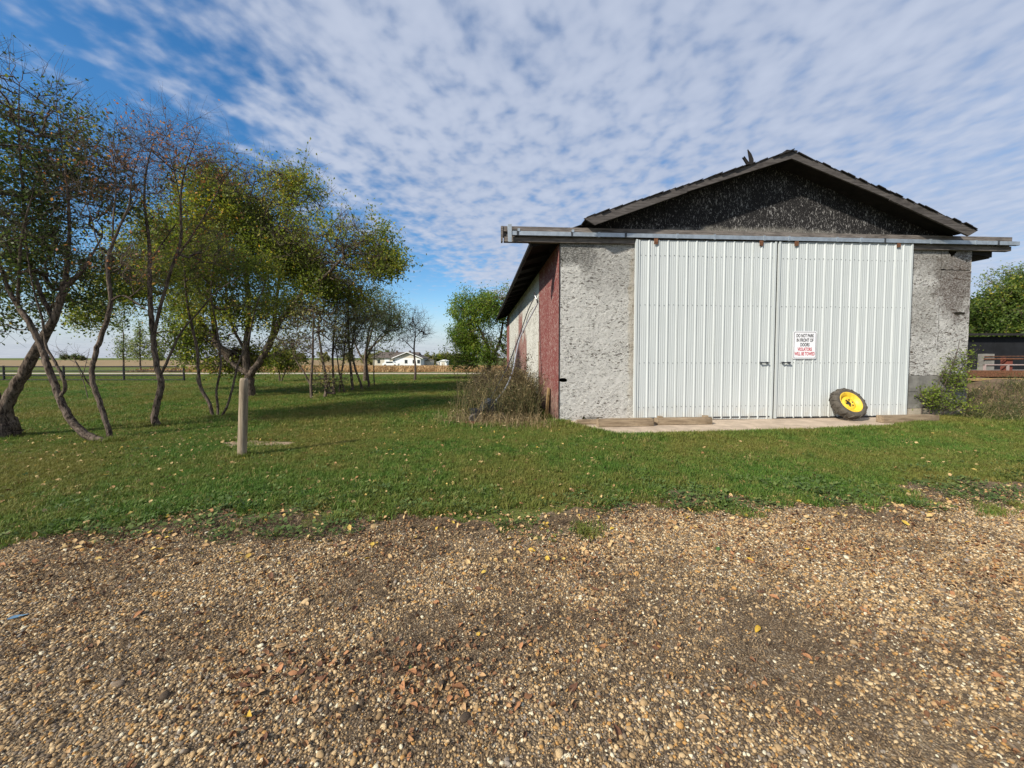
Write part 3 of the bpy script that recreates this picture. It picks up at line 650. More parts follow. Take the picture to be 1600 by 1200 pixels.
for txt, z, wd, mt in (('DO NOT PARK', .520, .45, 'ink'), ('IN FRONT OF', .412, .43, 'ink'), ('DOORS', .304, .235, 'ink'), ('VIOLATORS', .196, .37, 'ink_red'), ('WILL BE TOWED', .088, .52, 'ink_red')):
    cu = bpy.data.curves.new('t', 'FONT'); cu.body = txt; cu.align_x = 'CENTER'; cu.size = .112; cu.offset = .0034; cu.fill_mode = 'FRONT'; cu.resolution_u = 4
    to = bpy.data.objects.new('t', cu); COL.objects.link(to); bpy.context.view_layer.update()
    me = bpy.data.meshes.new_from_object(to.evaluated_get(bpy.context.evaluated_depsgraph_get())); bpy.data.objects.remove(to)
    xs = [v.co.x for v in me.vertices]; sx = wd / (max(xs) - min(xs))
    for v in me.vertices: v.co = Vector((v.co.x * sx, -.0045, v.co.y + z))
    obj('lettering', me, M[mt], sg)

# ------------------------------------------------------------------ trees
def cat_rom(pts, n=5):
    p = np.asarray([tuple(q) for q in pts], float); out = []
    e = np.vstack([2 * p[0] - p[1], p, 2 * p[-1] - p[-2]])
    for i in range(len(p) - 1):
        a, b, c, d = e[i:i + 4]
        for k in range(n): t = k / n; out.append(.5 * ((2 * b) + (c - a) * t + (2 * a - 5 * b + 4 * c - d) * t * t + (3 * b - a - 3 * c + d) * t ** 3))
    out.append(p[-1]); return np.array(out)
LEAF_SETS = {
    'green': leaf_mat('green_leaves', [(0, (0.043, 0.080, 0.014)), (.45, (0.094, 0.152, 0.026)), (.8, (0.174, 0.225, 0.036)), (1, (0.392, 0.334, 0.043))]),
    'dark': leaf_mat('dark_green_leaves', [(0, (0.041, 0.069, 0.020)), (.5, (0.091, 0.134, 0.036)), (.85, (0.172, 0.203, 0.053)), (1, (0.385, 0.304, 0.060))]),
    'lime': leaf_mat('yellow_green_leaves', [(0, (.12, .17, .03)), (.5, (.25, .33, .05)), (.85, (.42, .45, .07)), (1, (.60, .52, .08))], .55),
    'brown': leaf_mat('brown_weed_leaves', [(0, (.055, .042, .02)), (.5, (.13, .10, .045)), (.8, (.16, .15, .05)), (1, (.30, .22, .11))], .3),
    'turning': leaf_mat('green_and_yellow_leaves', [(0, (0.084, 0.120, 0.019)), (.35, (0.168, 0.222, 0.031)), (.65, (0.300, 0.318, 0.042)), (.88, (0.600, 0.480, 0.060)), (1, (0.624, 0.288, 0.048))]),
    'rust': leaf_mat('rust_coloured_leaves', [(0, (0.232, 0.087, 0.043)), (.5, (0.435, 0.174, 0.072)), (1, (0.609, 0.362, 0.116))]),
    'bright': leaf_mat('bright_green_leaves', [(0, (0.065, 0.123, 0.020)), (.5, (0.145, 0.239, 0.032)), (.85, (0.275, 0.348, 0.043)), (1, (0.464, 0.435, 0.065))]),
    'olive': leaf_mat('dusty_olive_leaves', [(0, (0.116, 0.130, 0.052)), (.5, (0.246, 0.246, 0.094)), (.85, (0.398, 0.365, 0.130)), (1, (0.635, 0.445, 0.140))]),
    'pale': leaf_mat('grey_green_leaves', [(0, (0.116, 0.166, 0.070)), (.6, (0.235, 0.293, 0.116)), (1, (0.470, 0.445, 0.188))]),
}
def make_tree(name, label, cat, limbs, blobs, leaves='green', nleaf=6, lsize=.07, rtip=.004, twigs=2, seglen=.35, group=None, seed=1, spread=.22, bark='bark', twig_len=.45, gaps=.35, clump=.55):
    """limbs: world polylines [(x,y,z,r),...]; blobs: (centre, radii, number of shoots); leaves hang on the shoots"""
    r = np.random.default_rng(seed); base = np.array(limbs[0][0][:3], float)
    pos = []; par = []; rad = []; chains = []
    for li, lim in enumerate(limbs):
        c = cat_rom(lim, 5); k0 = len(pos); idx = []
        c[1:-1, :3] += r.normal(size=(len(c) - 2, 3)) * (c[1:-1, 3:4] * .10)
        for i, q in enumerate(c): pos.append(q[:3]); par.append(k0 + i - 1 if i else -1); rad.append(max(q[3], .003)); idx.append(k0 + i)
        if li and not (abs(lim[0][2]) < .12): 
            d = np.linalg.norm(np.array(pos[:k0]) - c[0, :3], axis=1); par[k0] = int(d.argmin())
        chains.append(idx)
    ntr = len(pos); cap = ntr + sum(b[2] for b in blobs) * 30; A = np.zeros((cap, 3)); A[:ntr] = np.array(pos); n = ntr; par = list(par); tips = []
    T = []
    for (c, rr, k) in blobs:
        d = r.normal(size=(k, 3)); d /= np.linalg.norm(d, axis=1)[:, None]; T.append(np.array(c) + d * (r.random(k) ** .42)[:, None] * np.array(rr) * r.uniform(.75, 1.22, k)[:, None])
    T = np.vstack(T) if T else np.zeros((0, 3)); T = T[T[:, 2] > .25 + base[2]]
    if len(T):
        dm = np.min(np.linalg.norm(T[:, None] - A[None, :ntr], axis=2), axis=1); T = T[np.argsort(dm)]
    lowz = A[:ntr, 2].max() * .30
    for t in T:
        dv = t - A[:n]; d = np.linalg.norm(dv, axis=1); cost = d + .5 * np.maximum(0, -dv[:, 2]) + .8 * np.maximum(0, base[2] + lowz - A[:n, 2]) * (np.arange(n) < ntr); j = int(cost.argmin()); D = d[j]
        if D < .04: continue
        pd = A[j] - A[par[j]] if par[j] >= 0 else np.array([0, 0, 1.]); pd = pd / (np.linalg.norm(pd) + 1e-6)
        m_ = max(2, min(28, int(D / seglen) + 1)); p1 = A[j] + pd * D * .32 + np.array([0, 0, .10 * D]); idx = [j]; pv = j
        for k in range(1, m_ + 1):
            s = k / m_; q = (1 - s) ** 2 * A[j] + 2 * s * (1 - s) * p1 + s * s * t + (r.normal(size=3) * .05 * min(D, 1.2) if k < m_ else 0); A[n] = q; par.append(pv); pv = n; idx.append(n); n += 1
        chains.append(idx); tips.append(pv)
    cnt = np.zeros(n)
    for t in tips:
        k = t
        while k >= 0: cnt[k] += 1; k = par[k]
    R = rtip * np.maximum(cnt, 1) ** .56; R[:ntr] = np.array(rad)
    V = []; F = []; off = 0
    def put(pts, rr, k):
        nonlocal off
        v, f = tube(pts, rr, k); V.append(v); F.append(f + off); off += len(v)
    for ci, idx in enumerate(chains):
        pts = A[idx]; rr = R[idx].copy()
        if ci >= len(limbs): rr[0] = min(rr[0], rr[1] * 1.15)
        mx = rr.max(); k = 10 if mx > .07 else 6 if mx > .018 else 3
        if ci < len(limbs):
            if idx[0] != 0 and par[idx[0]] >= 0: pts = np.vstack([A[par[idx[0]]], pts]); rr = np.concatenate([[rr[0]], rr])
            else: pts = np.vstack([pts[0] - np.array([0, 0, .12]), pts]); rr = np.concatenate([[rr[0] * 1.35], rr]); rr[1] *= 1.18
        put(pts, rr, k)
    # fine side twigs
    ends = []
    for idx in chains[len(limbs):]:
        for _ in range(twigs):
            a = idx[r.integers(max(1, len(idx) // 3), len(idx))]; dr = A[a] - A[par[a]]; dr /= np.linalg.norm(dr) + 1e-6
            q = dr + r.normal(size=3) * .55 + np.array([0, 0, .25]); q /= np.linalg.norm(q); l = twig_len * r.uniform(.45, 1.2); mid = A[a] + q * l * .5 + r.normal(size=3) * .03; end = A[a] + q * l + np.array([0, 0, .06 * l]) + r.normal(size=3) * .04
            put(np.array([A[a], mid, end]), np.array([rtip * .85, rtip * .65, rtip * .4]), 3); ends.append((A[a], end))
        ends.append((A[idx[-2]], A[idx[-1]]))
    v = np.vstack(V) - base; f = np.vstack(F)
    root = thing(name, label, cat, tuple(base), group=group)
    obj('trunk', np_mesh('trunk', v, f, 4, smooth=True), M[bark], root)
    if nleaf and ends:
        E0 = np.array([e[0] for e in ends]); E1 = np.array([e[1] for e in ends]); m_ = len(E0)
        g = value_noise(E1[:, 0] + E1[:, 2] * .7, E1[:, 1] - E1[:, 2] * .9, clump, seed + 40); ks = r.poisson(nleaf * np.clip((g - gaps) * 3.0 + .6, .06, 2.)); ii = np.repeat(np.arange(m_), ks); k = len(ii)
        s = r.uniform(.15, 1.1, k)[:, None]; C = E0[ii] * (1 - s) + E1[ii] * s + r.normal(size=(k, 3)) * spread * r.uniform(.2, 1., (k, 1)) - base
        tone = np.clip(.42 + .55 * (value_noise(E1[ii, 0] + seed, E1[ii, 2] * 1.3 + E1[ii, 1], .9, seed + 3) - .5) + r.normal(size=k) * .2, 0, 1)
        d = r.normal(size=(k, 3)); d[:, 2] -= .35; d /= np.linalg.norm(d, axis=1)[:, None]; up = r.normal(size=(k, 3)); up[:, 2] += .6; sd = np.cross(d, up); sd /= np.linalg.norm(sd, axis=1)[:, None] + 1e-6
        nn = np.cross(sd, d); L_ = (lsize * r.uniform(.6, 1.3, k))[:, None]
        quad = np.stack([C - d * L_ * .5, C + sd * L_ * .30 + nn * L_ * .07, C + d * L_ * .55, C - sd * L_ * .30 + nn * L_ * .07], 1).reshape(-1, 3)
        obj('crown', np_mesh('crown', quad, np.arange(4 * k).reshape(-1, 4), 4, {'tint': np.repeat(tone, 4)}), LEAF_SETS[leaves], root)
    return root
SLIM = [1.]
def limb(Y, *pts):                        # pixel path + radius, all near the tree's own distance; optional depth offset
    return [tuple(P(p[0], p[1], Y + (p[3] if len(p) > 3 else 0))) + (p[2] * SLIM[0],) for p in pts]
def blob(px, py, Y, rx, ry, rz, k): return (tuple(P(px, py, Y)), (rx, ry, rz), k)

SLIM[0] = .46
Y1 = G(8, 686).y
make_tree('old_tree', 'dark full crowned old tree with swollen stump and trunk leaning over', 'tree',
    [limb(Y1, (-2, 690, .56), (2, 672, .52), (6, 640, .24), (24, 606, .20), (44, 570, .18), (64, 535, .16), (84, 498, .13), (98, 455, .10), (106, 400, .07), (108, 330, .05), (100, 250, .03), (88, 170, .012)),
     limb(Y1, (-2, 640, .20), (-30, 560, .16), (-60, 470, .13), (-80, 380, .09), (-70, 280, .05)), limb(Y1, (84, 498, .09), (60, 450, .07), (42, 390, .06), (36, 300, .045), (30, 220, .03), (30, 130, .012)), limb(Y1, (98, 455, .07), (130, 420, .05), (160, 370, .03, .5))],
    [blob(50, 240, Y1, 1.35, 1.8, 1.3, 260), blob(10, 150, Y1, .9, 1.3, .7, 110), blob(-60, 330, Y1, 1.5, 2.2, 1.6, 150), blob(40, 380, Y1 + .5, 1.3, 1.6, .9, 170), blob(115, 430, Y1 + .6, .9, 1.3, .7, 110), blob(20, 480, Y1 + .3, .9, 1.2, .5, 80), blob(120, 300, Y1 + .6, .6, 1.0, .8, 80)],
    'dark', 7.5, .066, .0034, 4, seed=21, spread=.13, gaps=.48, clump=.8)
SLIM[0] = .56
Y2 = G(165, 692).y
make_tree('leaning_tree', 'slender tree whose trunk bends low over the grass then rises, beside the swollen stump', 'tree',
    [limb(Y2, (168, 692, .11), (140, 682, .115), (118, 664, .11), (100, 636, .10), (86, 604, .095), (74, 570, .09), (64, 540, .085, .05), (48, 508, .08), (28, 478, .07), (8, 440, .055), (-8, 380, .03)),
     limb(Y2, (94, 620, .05), (102, 606, .05), (98, 590, .045), (86, 566, .04), (72, 540, .035, -.02), (66, 500, .03, -.1), (50, 440, .02, -.2), (40, 370, .015, -.2), (44, 300, .008, -.2)), limb(Y2, (28, 478, .04), (30, 420, .035, -.2), (36, 360, .025, -.3), (52, 300, .012, -.4))],
    [blob(40, 350, Y2 - .2, .7, .8, .9, 70), blob(-10, 400, Y2, .9, 1., .8, 60)], 'dark', 6, .052, .0034, 4, seed=5, spread=.16, gaps=.45)
Y3 = G(173, 688).y
make_tree('young_tree', 'slim nearly bare tree with a few rusty leaves rising beside the low bent trunk', 'tree',
    [limb(Y3, (175, 690, .085), (168, 668, .075), (160, 640, .075), (150, 612, .075), (143, 586, .07), (148, 556, .07), (158, 526, .07), (168, 498, .065), (173, 470, .06), (170, 440, .055), (168, 410, .05), (176, 380, .042), (190, 348, .034), (202, 318, .026), (206, 280, .018), (220, 230, .010)),
     limb(Y3, (173, 470, .035), (192, 462, .03), (214, 474, .022), (232, 486, .012)), limb(Y3, (176, 380, .03), (178, 330, .025), (182, 290, .018), (176, 240, .012), (180, 190, .006)), limb(Y3, (168, 410, .026), (150, 370, .022), (140, 330, .016), (120, 290, .01), (105, 260, .006)), limb(Y3, (150, 612, .03), (135, 594, .024), (122, 570, .014), (112, 556, .008)), limb(Y3, (190, 348, .02), (215, 310, .014), (250, 298, .009), (262, 290, .005))],
    [blob(185, 260, Y3, .65, .8, .85, 110), blob(150, 300, Y3, .5, .7, .5, 45), blob(215, 420, Y3, .5, .7, .45, 50)], 'rust', .42, .05, .0025, 6, seed=8, spread=.08, bark='bark', gaps=.45, twig_len=.5)
Y4 = G(245, 667).y
make_tree('forked_tree', 'upright tree with knobbly trunk, one low side branch and bare reddish top', 'tree',
    [limb(Y4, (247, 668, .15), (241, 655, .12), (244, 635, .11), (250, 612, .11), (251, 594, .105), (244, 566, .095), (240, 530, .09), (236, 490, .085), (234, 450, .075), (234, 410, .065), (232, 370, .055), (226, 320, .04), (228, 270, .026), (240, 220, .012)),
     limb(Y4, (250, 588, .05), (258, 572, .048), (270, 545, .042), (284, 518, .036), (310, 488, .028), (340, 455, .02), (385, 425, .01)), limb(Y4, (240, 530, .06), (250, 480, .055), (262, 440, .05), (272, 408, .046), (283, 372, .042), (282, 330, .036), (284, 290, .03), (294, 250, .02), (310, 210, .01)), limb(Y4, (272, 408, .035), (300, 368, .028), (330, 320, .022), (350, 280, .016), (372, 250, .008)), limb(Y4, (284, 330, .022), (275, 280, .018), (262, 230, .01), (258, 190, .006)), limb(Y4, (234, 410, .03), (250, 385, .026), (275, 350, .02))],
    [blob(285, 240, Y4, .95, .9, .7, 150), blob(345, 270, Y4, .55, .8, .5, 60), blob(230, 260, Y4, .6, .8, .8, 80), blob(320, 380, Y4 + .3, .8, .8, .7, 70), blob(250, 350, Y4, .6, .8, .6, 50)], 'rust', .45, .05, .0025, 6, seed=13, spread=.08, gaps=.45, twig_len=.5)
Y5 = G(340, 652).y
make_tree('clump_tree', 'clump of three thin stems growing from one base behind the grey post', 'tree',
    [limb(Y5, (333, 652, .075), (328, 632, .07), (314, 606, .07), (310, 580, .06), (308, 545, .06), (300, 510, .055), (292, 470, .045), (288, 420, .035), (280, 370, .02)), limb(Y5, (341, 653, .05), (340, 630, .05), (338, 610, .045), (345, 570, .04), (340, 520, .035), (330, 460, .025), (335, 400, .015)), limb(Y5, (346, 652, .05), (356, 632, .045), (364, 604, .045), (372, 570, .04), (388, 530, .035), (400, 480, .025), (420, 430, .012)), limb(Y5, (314, 606, .03), (308, 596, .028), (306, 585, .01))],
    [blob(320, 430, Y5 + .3, 1.0, 1., 1.1, 150), blob(390, 450, Y5 + .3, .8, .9, .8, 90)], 'turning', 13, .055, .0030, 5, seed=17, spread=.15, gaps=.45)
SLIM[0] = .5
Y6 = G(392, 621).y
make_tree('spreading_tree', 'large spreading tree with yellowing green crown and long limb reaching toward the barn', 'tree',
    [limb(Y6, (391, 622, .36), (391, 602, .33), (388, 585, .30), (384, 550, .24), (388, 500, .21), (386, 440, .17), (380, 380, .12), (388, 320, .07), (400, 275, .03)),
     limb(Y6, (388, 590, .26), (408, 560, .24), (424, 530, .22), (440, 498, .19), (470, 462, .15, -.6), (510, 430, .11, -1.), (545, 398, .07, -1.2), (590, 400, .035, -1.2), (622, 405, .015, -1.2)), limb(Y6, (388, 585, .2), (360, 565, .18), (338, 530, .16), (330, 480, .12), (322, 420, .09), (310, 370, .05)), limb(Y6, (424, 530, .14), (432, 470, .12), (440, 410, .09), (450, 340, .05), (460, 290, .02)), limb(Y6, (470, 462, .08), (500, 400, .06), (520, 350, .03), (545, 325, .015)), limb(Y6, (384, 550, .12), (360, 500, .1, 1.), (350, 420, .07, 1.4), (340, 360, .04, 1.4)), limb(Y6, (338, 530, .12), (300, 490, .1, .4), (255, 460, .07, .6), (205, 450, .04, .8), (160, 470, .02, 1.)), limb(Y6, (440, 498, .09), (500, 480, .07, .8), (560, 470, .03, 1.2))],
    [blob(400, 330, Y6, 2.2, 2.3, 1.6, 420), blob(460, 300, Y6, 1.3, 1.6, .9, 200), blob(470, 400, Y6, 2.2, 2.0, 1.2, 380), blob(545, 385, Y6 - .9, 1.4, 1.5, 1.0, 250), blob(595, 415, Y6 - 1., .85, 1.0, .5, 100), blob(330, 400, Y6, 1.7, 2.2, 1.6, 280), blob(340, 500, Y6 + .3, 1.2, 1.8, 1.1, 160), blob(430, 490, Y6 + .5, 1.6, 1.8, .8, 190), blob(530, 450, Y6, 1.4, 1.4, .6, 130), blob(380, 560, Y6 + .8, .9, 1.3, .7, 80), blob(270, 400, Y6, 1.6, 2., 1.4, 200), blob(215, 465, Y6 + .5, 1.4, 1.7, 1.1, 150), blob(150, 490, Y6 + 1, .9, 1.4, .7, 70), blob(300, 535, Y6 + .6, 1.2, 1.3, .8, 110), blob(350, 565, Y6 + .8, .8, 1.0, .6, 60), blob(440, 545, Y6 + .4, .9, 1.0, .6, 70)],
    'turning', 14, .092, .0050, 4, seed=29, spread=.22, gaps=.47, clump=1.1, seglen=.5, twig_len=.6)
SLIM[0] = .8
make_tree('leafy_bush', 'low rounded bush with orange and green leaves behind the spreading tree', 'bush', [limb(24, (437, 597, .06), (436, 580, .05), (432, 560, .03)), limb(24, (439, 597, .05), (446, 580, .04), (452, 562, .02))], [blob(438, 562, 24, 1.0, 1.0, .75, 140)], 'turning', 12, .11, .005, 2, seed=31, spread=.2)
# the row of small trees
row = [(487, 624, [(487, 624, .07), (486, 600, .06), (488, 570, .05), (489, 530, .04), (490, 490, .02)], [(484, 600, .04), (474, 580, .035), (462, 562, .025), (455, 540, .012)], 'olive', 'slim sapling with a low left fork, first of the row past the spreading tree'),
       (508, 622, [(508, 622, .08), (510, 598, .07), (504, 560, .05), (498, 520, .04), (500, 480, .02)], [(524, 615, .05), (514, 600, .05), (509, 590, .05)], 'olive', 'small tree with two crossing stems in the row past the spreading tree'),
       (522, 616, [(522, 616, .07), (521, 590, .06), (520, 550, .05), (524, 500, .04), (528, 460, .02)], [(520, 550, .03), (534, 510, .025), (546, 475, .012)], 'olive', 'straight dark stem rising through the middle of the tree row'),
       (533, 615, [(530, 615, .05), (532, 595, .05), (537, 560, .04), (542, 500, .025)], [(538, 614, .05), (534, 598, .045), (530, 580, .035), (524, 540, .02)], 'olive', 'pair of thin crossing stems in the middle of the tree row'),
       (551, 611, [(551, 611, .08), (549, 585, .07), (546, 550, .06), (544, 500, .05), (545, 455, .02)], [(546, 550, .04), (560, 520, .03), (575, 490, .012)], 'olive', 'thicker grey stem with yellowish crown in the tree row'),
       (566, 609, [(566, 609, .06), (562, 595, .06), (554, 572, .06), (550, 545, .05), (556, 505, .03)], [(554, 572, .04), (548, 550, .03), (540, 520, .015)], 'pale', 'leaning stem near the far end of the tree row'),
       (577, 606, [(577, 606, .07), (575, 590, .07), (572, 560, .06), (576, 520, .05), (590, 480, .02)], [(572, 560, .05), (590, 530, .035), (612, 505, .02)], 'pale', 'fuller tree with branches toward the bare tree in the row'),
       (585, 604, [(585, 604, .04), (584, 580, .035), (585, 550, .03), (588, 505, .015)], [(585, 550, .02), (594, 530, .015), (604, 515, .008)], 'pale', 'thin straight stem with pale foot ending the tree row')]
for i, (bx_, by_, a, b, lv, lab) in enumerate(row):
    Y = G(bx_, by_).y; tx, ty_ = a[-1][0], a[-1][1]
    make_tree('small_tree', lab, 'tree', [limb(Y, *a), limb(Y, *b)], [blob(tx + 2, ty_ + 8, Y, 1.05, 1.0, .8, 90), blob(b[-1][0] + 4, b[-1][1] + 2, Y, .8, .9, .55, 60), blob((tx + b[-1][0]) / 2, ty_ + 40, Y, .9, .9, .6, 45)], lv, 1.3 + .5 * (i > 3), .08, .0042, 3, seed=50 + i, spread=.2, group='row of small trees on the lawn', gaps=.42)
Yb = G(586, 600).y + 2
make_tree('grey_tree', 'broad tree with thick trunk and grey green crown behind the tree row', 'tree', [limb(Yb, (570, 600, .16), (571, 580, .14), (572, 550, .11), (580, 520, .08), (588, 490, .04)), limb(Yb, (572, 550, .08), (600, 525, .06), (622, 505, .03)), limb(Yb, (571, 570, .08), (556, 540, .06), (545, 500, .03))], [blob(590, 480, Yb, 1.9, 1.8, 1.2, 230), blob(612, 500, Yb, 1.0, 1.4, .8, 120), blob(555, 490, Yb, 1.3, 1.6, 1.0, 130)], 'pale', 2.6, .10, .006, 3, seed=71, spread=.24, gaps=.46)
Yt = G(648, 595).y
make_tree('bare_tree', 'leafless tree standing alone on the lawn in front of the white farmhouse', 'tree', [limb(Yt, (648, 596, .11), (649, 575, .085), (647, 545, .065), (649, 518, .035), (646, 496, .018), (649, 478, .007)), limb(Yt, (648, 548, .04), (635, 535, .03), (622, 525, .012)), limb(Yt, (647, 530, .035), (662, 512, .024), (670, 500, .01)), limb(Yt, (648, 520, .03), (640, 500, .02), (637, 482, .008))], [blob(648, 508, Yt, .95, .9, 1.2, 150), blob(630, 530, Yt, .5, .6, .4, 25), blob(664, 522, Yt, .5, .6, .5, 25)], None, 0, .1, .0062, 4, seed=81, bark='twig', twig_len=.6, seglen=.4)
Yg = 28.
make_tree('lush_tree', 'bright green leafy tree beyond the far corner of the barn', 'tree', [limb(Yg, (765, 592, .22), (764, 570, .2), (762, 545, .16), (750, 515, .11), (738, 490, .05)), limb(Yg, (764, 570, .14), (780, 535, .12), (786, 500, .08), (788, 470, .04)), limb(Yg, (762, 555, .1), (735, 540, .08), (715, 520, .04))], [blob(740, 495, Yg, 1.7, 1.8, 1.6, 330), blob(780, 480, Yg, 1.4, 1.8, 1.4, 260), blob(722, 535, Yg, 1.2, 1.5, 1.3, 200), blob(760, 545, Yg, 1.6, 1.6, 1.3, 200), blob(725, 565, Yg, 1.0, 1.3, .8, 110), blob(800, 540, Yg, 1.2, 1.5, 1.4, 100)], 'bright', 15, .12, .008, 2, seed=91, spread=.28, gaps=.46)
# three thin poplars beyond the fence
for i, (bx_, top, lab) in enumerate(((170, 508, 'sparse young poplar with pale foot beyond the pipe fence, nearest the bent trunks'), (197, 500, 'sparse young poplar beyond the pipe fence, middle one of three'), (220, 506, 'sparse dark stemmed poplar beyond the pipe fence, nearest the forked tree'))):
    Y = 42.; b0 = P(bx_, 0, Y); 
    lm = [(b0.x, Y, gz(Y), .09), (b0.x, Y, 2.0, .07), (b0.x + .1, Y, 4.0, .05), (b0.x, Y, 5.6, .02)]
    make_tree('poplar_tree', lab, 'tree', [lm], [((b0.x, Y, 1.9), (.85, .8, .6), 46), ((b0.x, Y, 3.0), (.75, .7, .8), 50), ((b0.x, Y, 4.5), (.45, .45, 1.2), 36)], 'pale', 3.2, .17, .008, 2, seed=101 + i, spread=.3, group='poplars beyond the pipe fence')
make_tree('dead_sapling', 'bare dead sapling with spiky branches leaning before the pipe fence', 'sapling', [limb(14, (139, 628, .02), (132, 600, .018), (122, 575, .015), (116, 560, .01)), limb(14, (128, 590, .02), (135, 566, .014), (140, 545, .006)), limb(14, (119, 567, .015), (100, 556, .01), (88, 540, .005))], [blob(115, 558, 14, .6, .6, .5, 18)], None, 0, .1, .004, 2, seed=111, bark='twig')
# trees on the right, behind the dark shed
for i, (px, py, Y, rx, rz, k, lv, lab) in enumerate(((1590, 480, 24, 2.0, 1.7, 380, 'green', 'dense green tree rising behind the black shed'), (1548, 495, 25, 1.5, 1.0, 260, 'green', 'lower green tree filling the gap behind the black shed roof'), (1585, 445, 30, 2.2, 1.5, 240, 'pale', 'thin topped grey green tree behind the denser green ones'), (1515, 505, 27, 1.3, 1.1, 170, 'green', 'small green tree between the barn corner and the shed'), (1690, 470, 24, 3.0, 2.3, 260, 'green', 'broad green tree behind the far end of the shed'))):
    c = P(px, py, Y); make_tree('backyard_tree', lab, 'tree', [[(c.x, Y, 0, .16), (c.x + .1, Y, 1.2, .13), (c.x, Y, max(1.8, c.z - .4), .08), (c.x - .1, Y, c.z + .5, .03)]], [(tuple(c), (rx, 1.7, rz), k), ((c.x, Y, c.z - 1.1), (rx * 1.05, 1.8, 1.0), k // 2)], lv, 12 if lv == 'green' else 4, .15, .007, 2, seed=121 + i, spread=.28, group='trees behind the shed', gaps=.4)
SLIM[0] = 1.
make_tree('green_shrub', 'yellow green leafy shrub growing against the concrete block footing', 'shrub',
    [limb(9.6, (1450, 655, .014), (1462, 610, .012), (1478, 575, .007)), limb(9.6, (1468, 655, .014), (1490, 610, .012), (1505, 570, .007), (1528, 545, .004)), limb(9.6, (1440, 655, .012), (1440, 625, .008), (1436, 605, .004)), limb(9.6, (1480, 655, .012), (1500, 630, .01), (1512, 605, .005)), limb(9.6, (1455, 655, .012), (1492, 560, .008), (1500, 530, .004))],
    [blob(1492, 590, 9.6, .30, .3, .38, 80), blob(1462, 622, 9.6, .45, .3, .25, 90), blob(1505, 565, 9.6, .25, .3, .3, 40), blob(1490, 640, 9.6, .5, .35, .2, 60)], 'lime', 2.4, .05, .0022, 3, seed=141, spread=.08, twig_len=.2, seglen=.2, bark='twig', gaps=.36)

for i_, (bu, bv, hh, lab_) in enumerate(((-1.25, 1.3, 1.15, 'twiggy brown bush at the outer edge of the weeds by the side wall'), (-.75, 2.6, 1.45, 'taller twiggy brown green bush close to the side wall'), (-1.7, 2.9, 1.05, 'low spreading brown bush behind the old implement'))):
    q_ = BL(bu, bv); st = [[(q_.x + rnd.uniform(-.1, .1), q_.y + rnd.uniform(-.1, .1), 0, .010), (q_.x + rnd.uniform(-.3, .3), q_.y + rnd.uniform(-.2, .2), hh * .5, .007), (q_.x + rnd.uniform(-.5, .5), q_.y + rnd.uniform(-.3, .3), hh * .95, .003)] for _ in range(7)]
    make_tree('weedy_bush', lab_, 'bush', st, [((q_.x, q_.y, hh * .62), (.62, .55, hh * .48), 110), ((q_.x, q_.y, hh * .3), (.7, .6, hh * .25), 50)], 'brown', 3.5, .045, .0022, 4, seed=160 + i_, spread=.07, twig_len=.25, seglen=.2, bark='twig', gaps=.36, group='bushes in the weeds')
# ------------------------------------------------------------------ post, fence, house, shed
pp = G(378, 716); post = thing('fence_post', 'lone grey round wooden post standing on the lawn', 'post', pp); top = P(381.5, 591, pp.y + .02) - pp
pv, pf = tube([Vector((0, 0, -.1)), Vector((0, 0, 0)), top * .3, top * .6, top * .85, top * .97, top], [.062, .061, .060, .059, .058, .055, .044], 20); b = MB(); b.add(pv, [tuple(q) for q in pf]); b.f.append(tuple(range(len(b.v) - 20, len(b.v)))); b.build('post_shaft', M['post'], post, smooth=True)
b = MB()
for i in range(70): a = i / 70 * 2 * math.pi; r_ = .32 * (1 + .25 * math.sin(3 * a + 1) + .12 * math.sin(7 * a)); b.v.append((-.38 + 2.1 * r_ * math.cos(a), .95 + r_ * .75 * math.sin(a), .008))
b.f.append(tuple(range(70))); dirt = b.build('bare_patch', M['patch'], kind='structure'); dirt.location = pp + Vector((.0, .0, 0))
fb = G(194, 596); fence = thing('pipe_fence', 'black pipe fence with four rails crossing the far side of the lawn', 'fence', fb)
fx = [-19.2, -15.35, -11.5, -7.6, -3.8, 0., 3.8]
for x in fx: MB().tube([(x, 0, -.1), (x, 0, 1.0)], .055, 8).build('fence_pole', M['black'], fence)
for z in (.10, .38, .66, .94): MB().tube([(-21, 0, z), (3.8, 0, z)], .036, 6).build('rail', M['black'], fence)

HY = 112.; hz = gz(HY)
def HX(px): return (px - 800) / FPX * HY
hs = thing('farmhouse', 'long low white farmhouse with brown roof and gabled garage beyond the stubble field', 'house', (HX(640), HY, hz))
def hx(px): return HX(px) - HX(640)
MB().box(hx(583), hx(622), 0, 7, 0, 2.5).build('wall', M['cream_wall'], hs); MB().box(hx(601), hx(609), -.06, -.0, .3, 2.3).build('garage_door', M['white_wall'], hs)
MB().box(hx(622), hx(661), -3, 6, 0, 2.4).build('wall', M['white_wall'], hs)
b = MB(); x0, x1 = hx(580), hx(652); b.add([(x0, -.6, 2.45), (x1, -.6, 2.45), (x1, 7.6, 2.45), (x0, 7.6, 2.45), (x0 + 1.5, 3.5, 4.15), (x1, 3.5, 4.15)], [(0, 1, 5, 4), (2, 3, 4, 5), (3, 0, 4), (1, 2, 5), (0, 3, 2, 1)]); rf = b.build('roof', M['roof'], hs)
b = MB(); x0, x1 = hx(618), hx(665); xm = (x0 + x1) / 2; b.add([(x0, -3.6, 2.35), (xm, -3.6, 4.1), (x1, -3.6, 2.35), (x0, 6.5, 2.35), (xm, 6.5, 4.1), (x1, 6.5, 2.35), (x0, -3.6, 2.15), (x1, -3.6, 2.15)], [(0, 1, 4, 3), (1, 2, 5, 4)]); b.build('roof', M['roof'], hs)
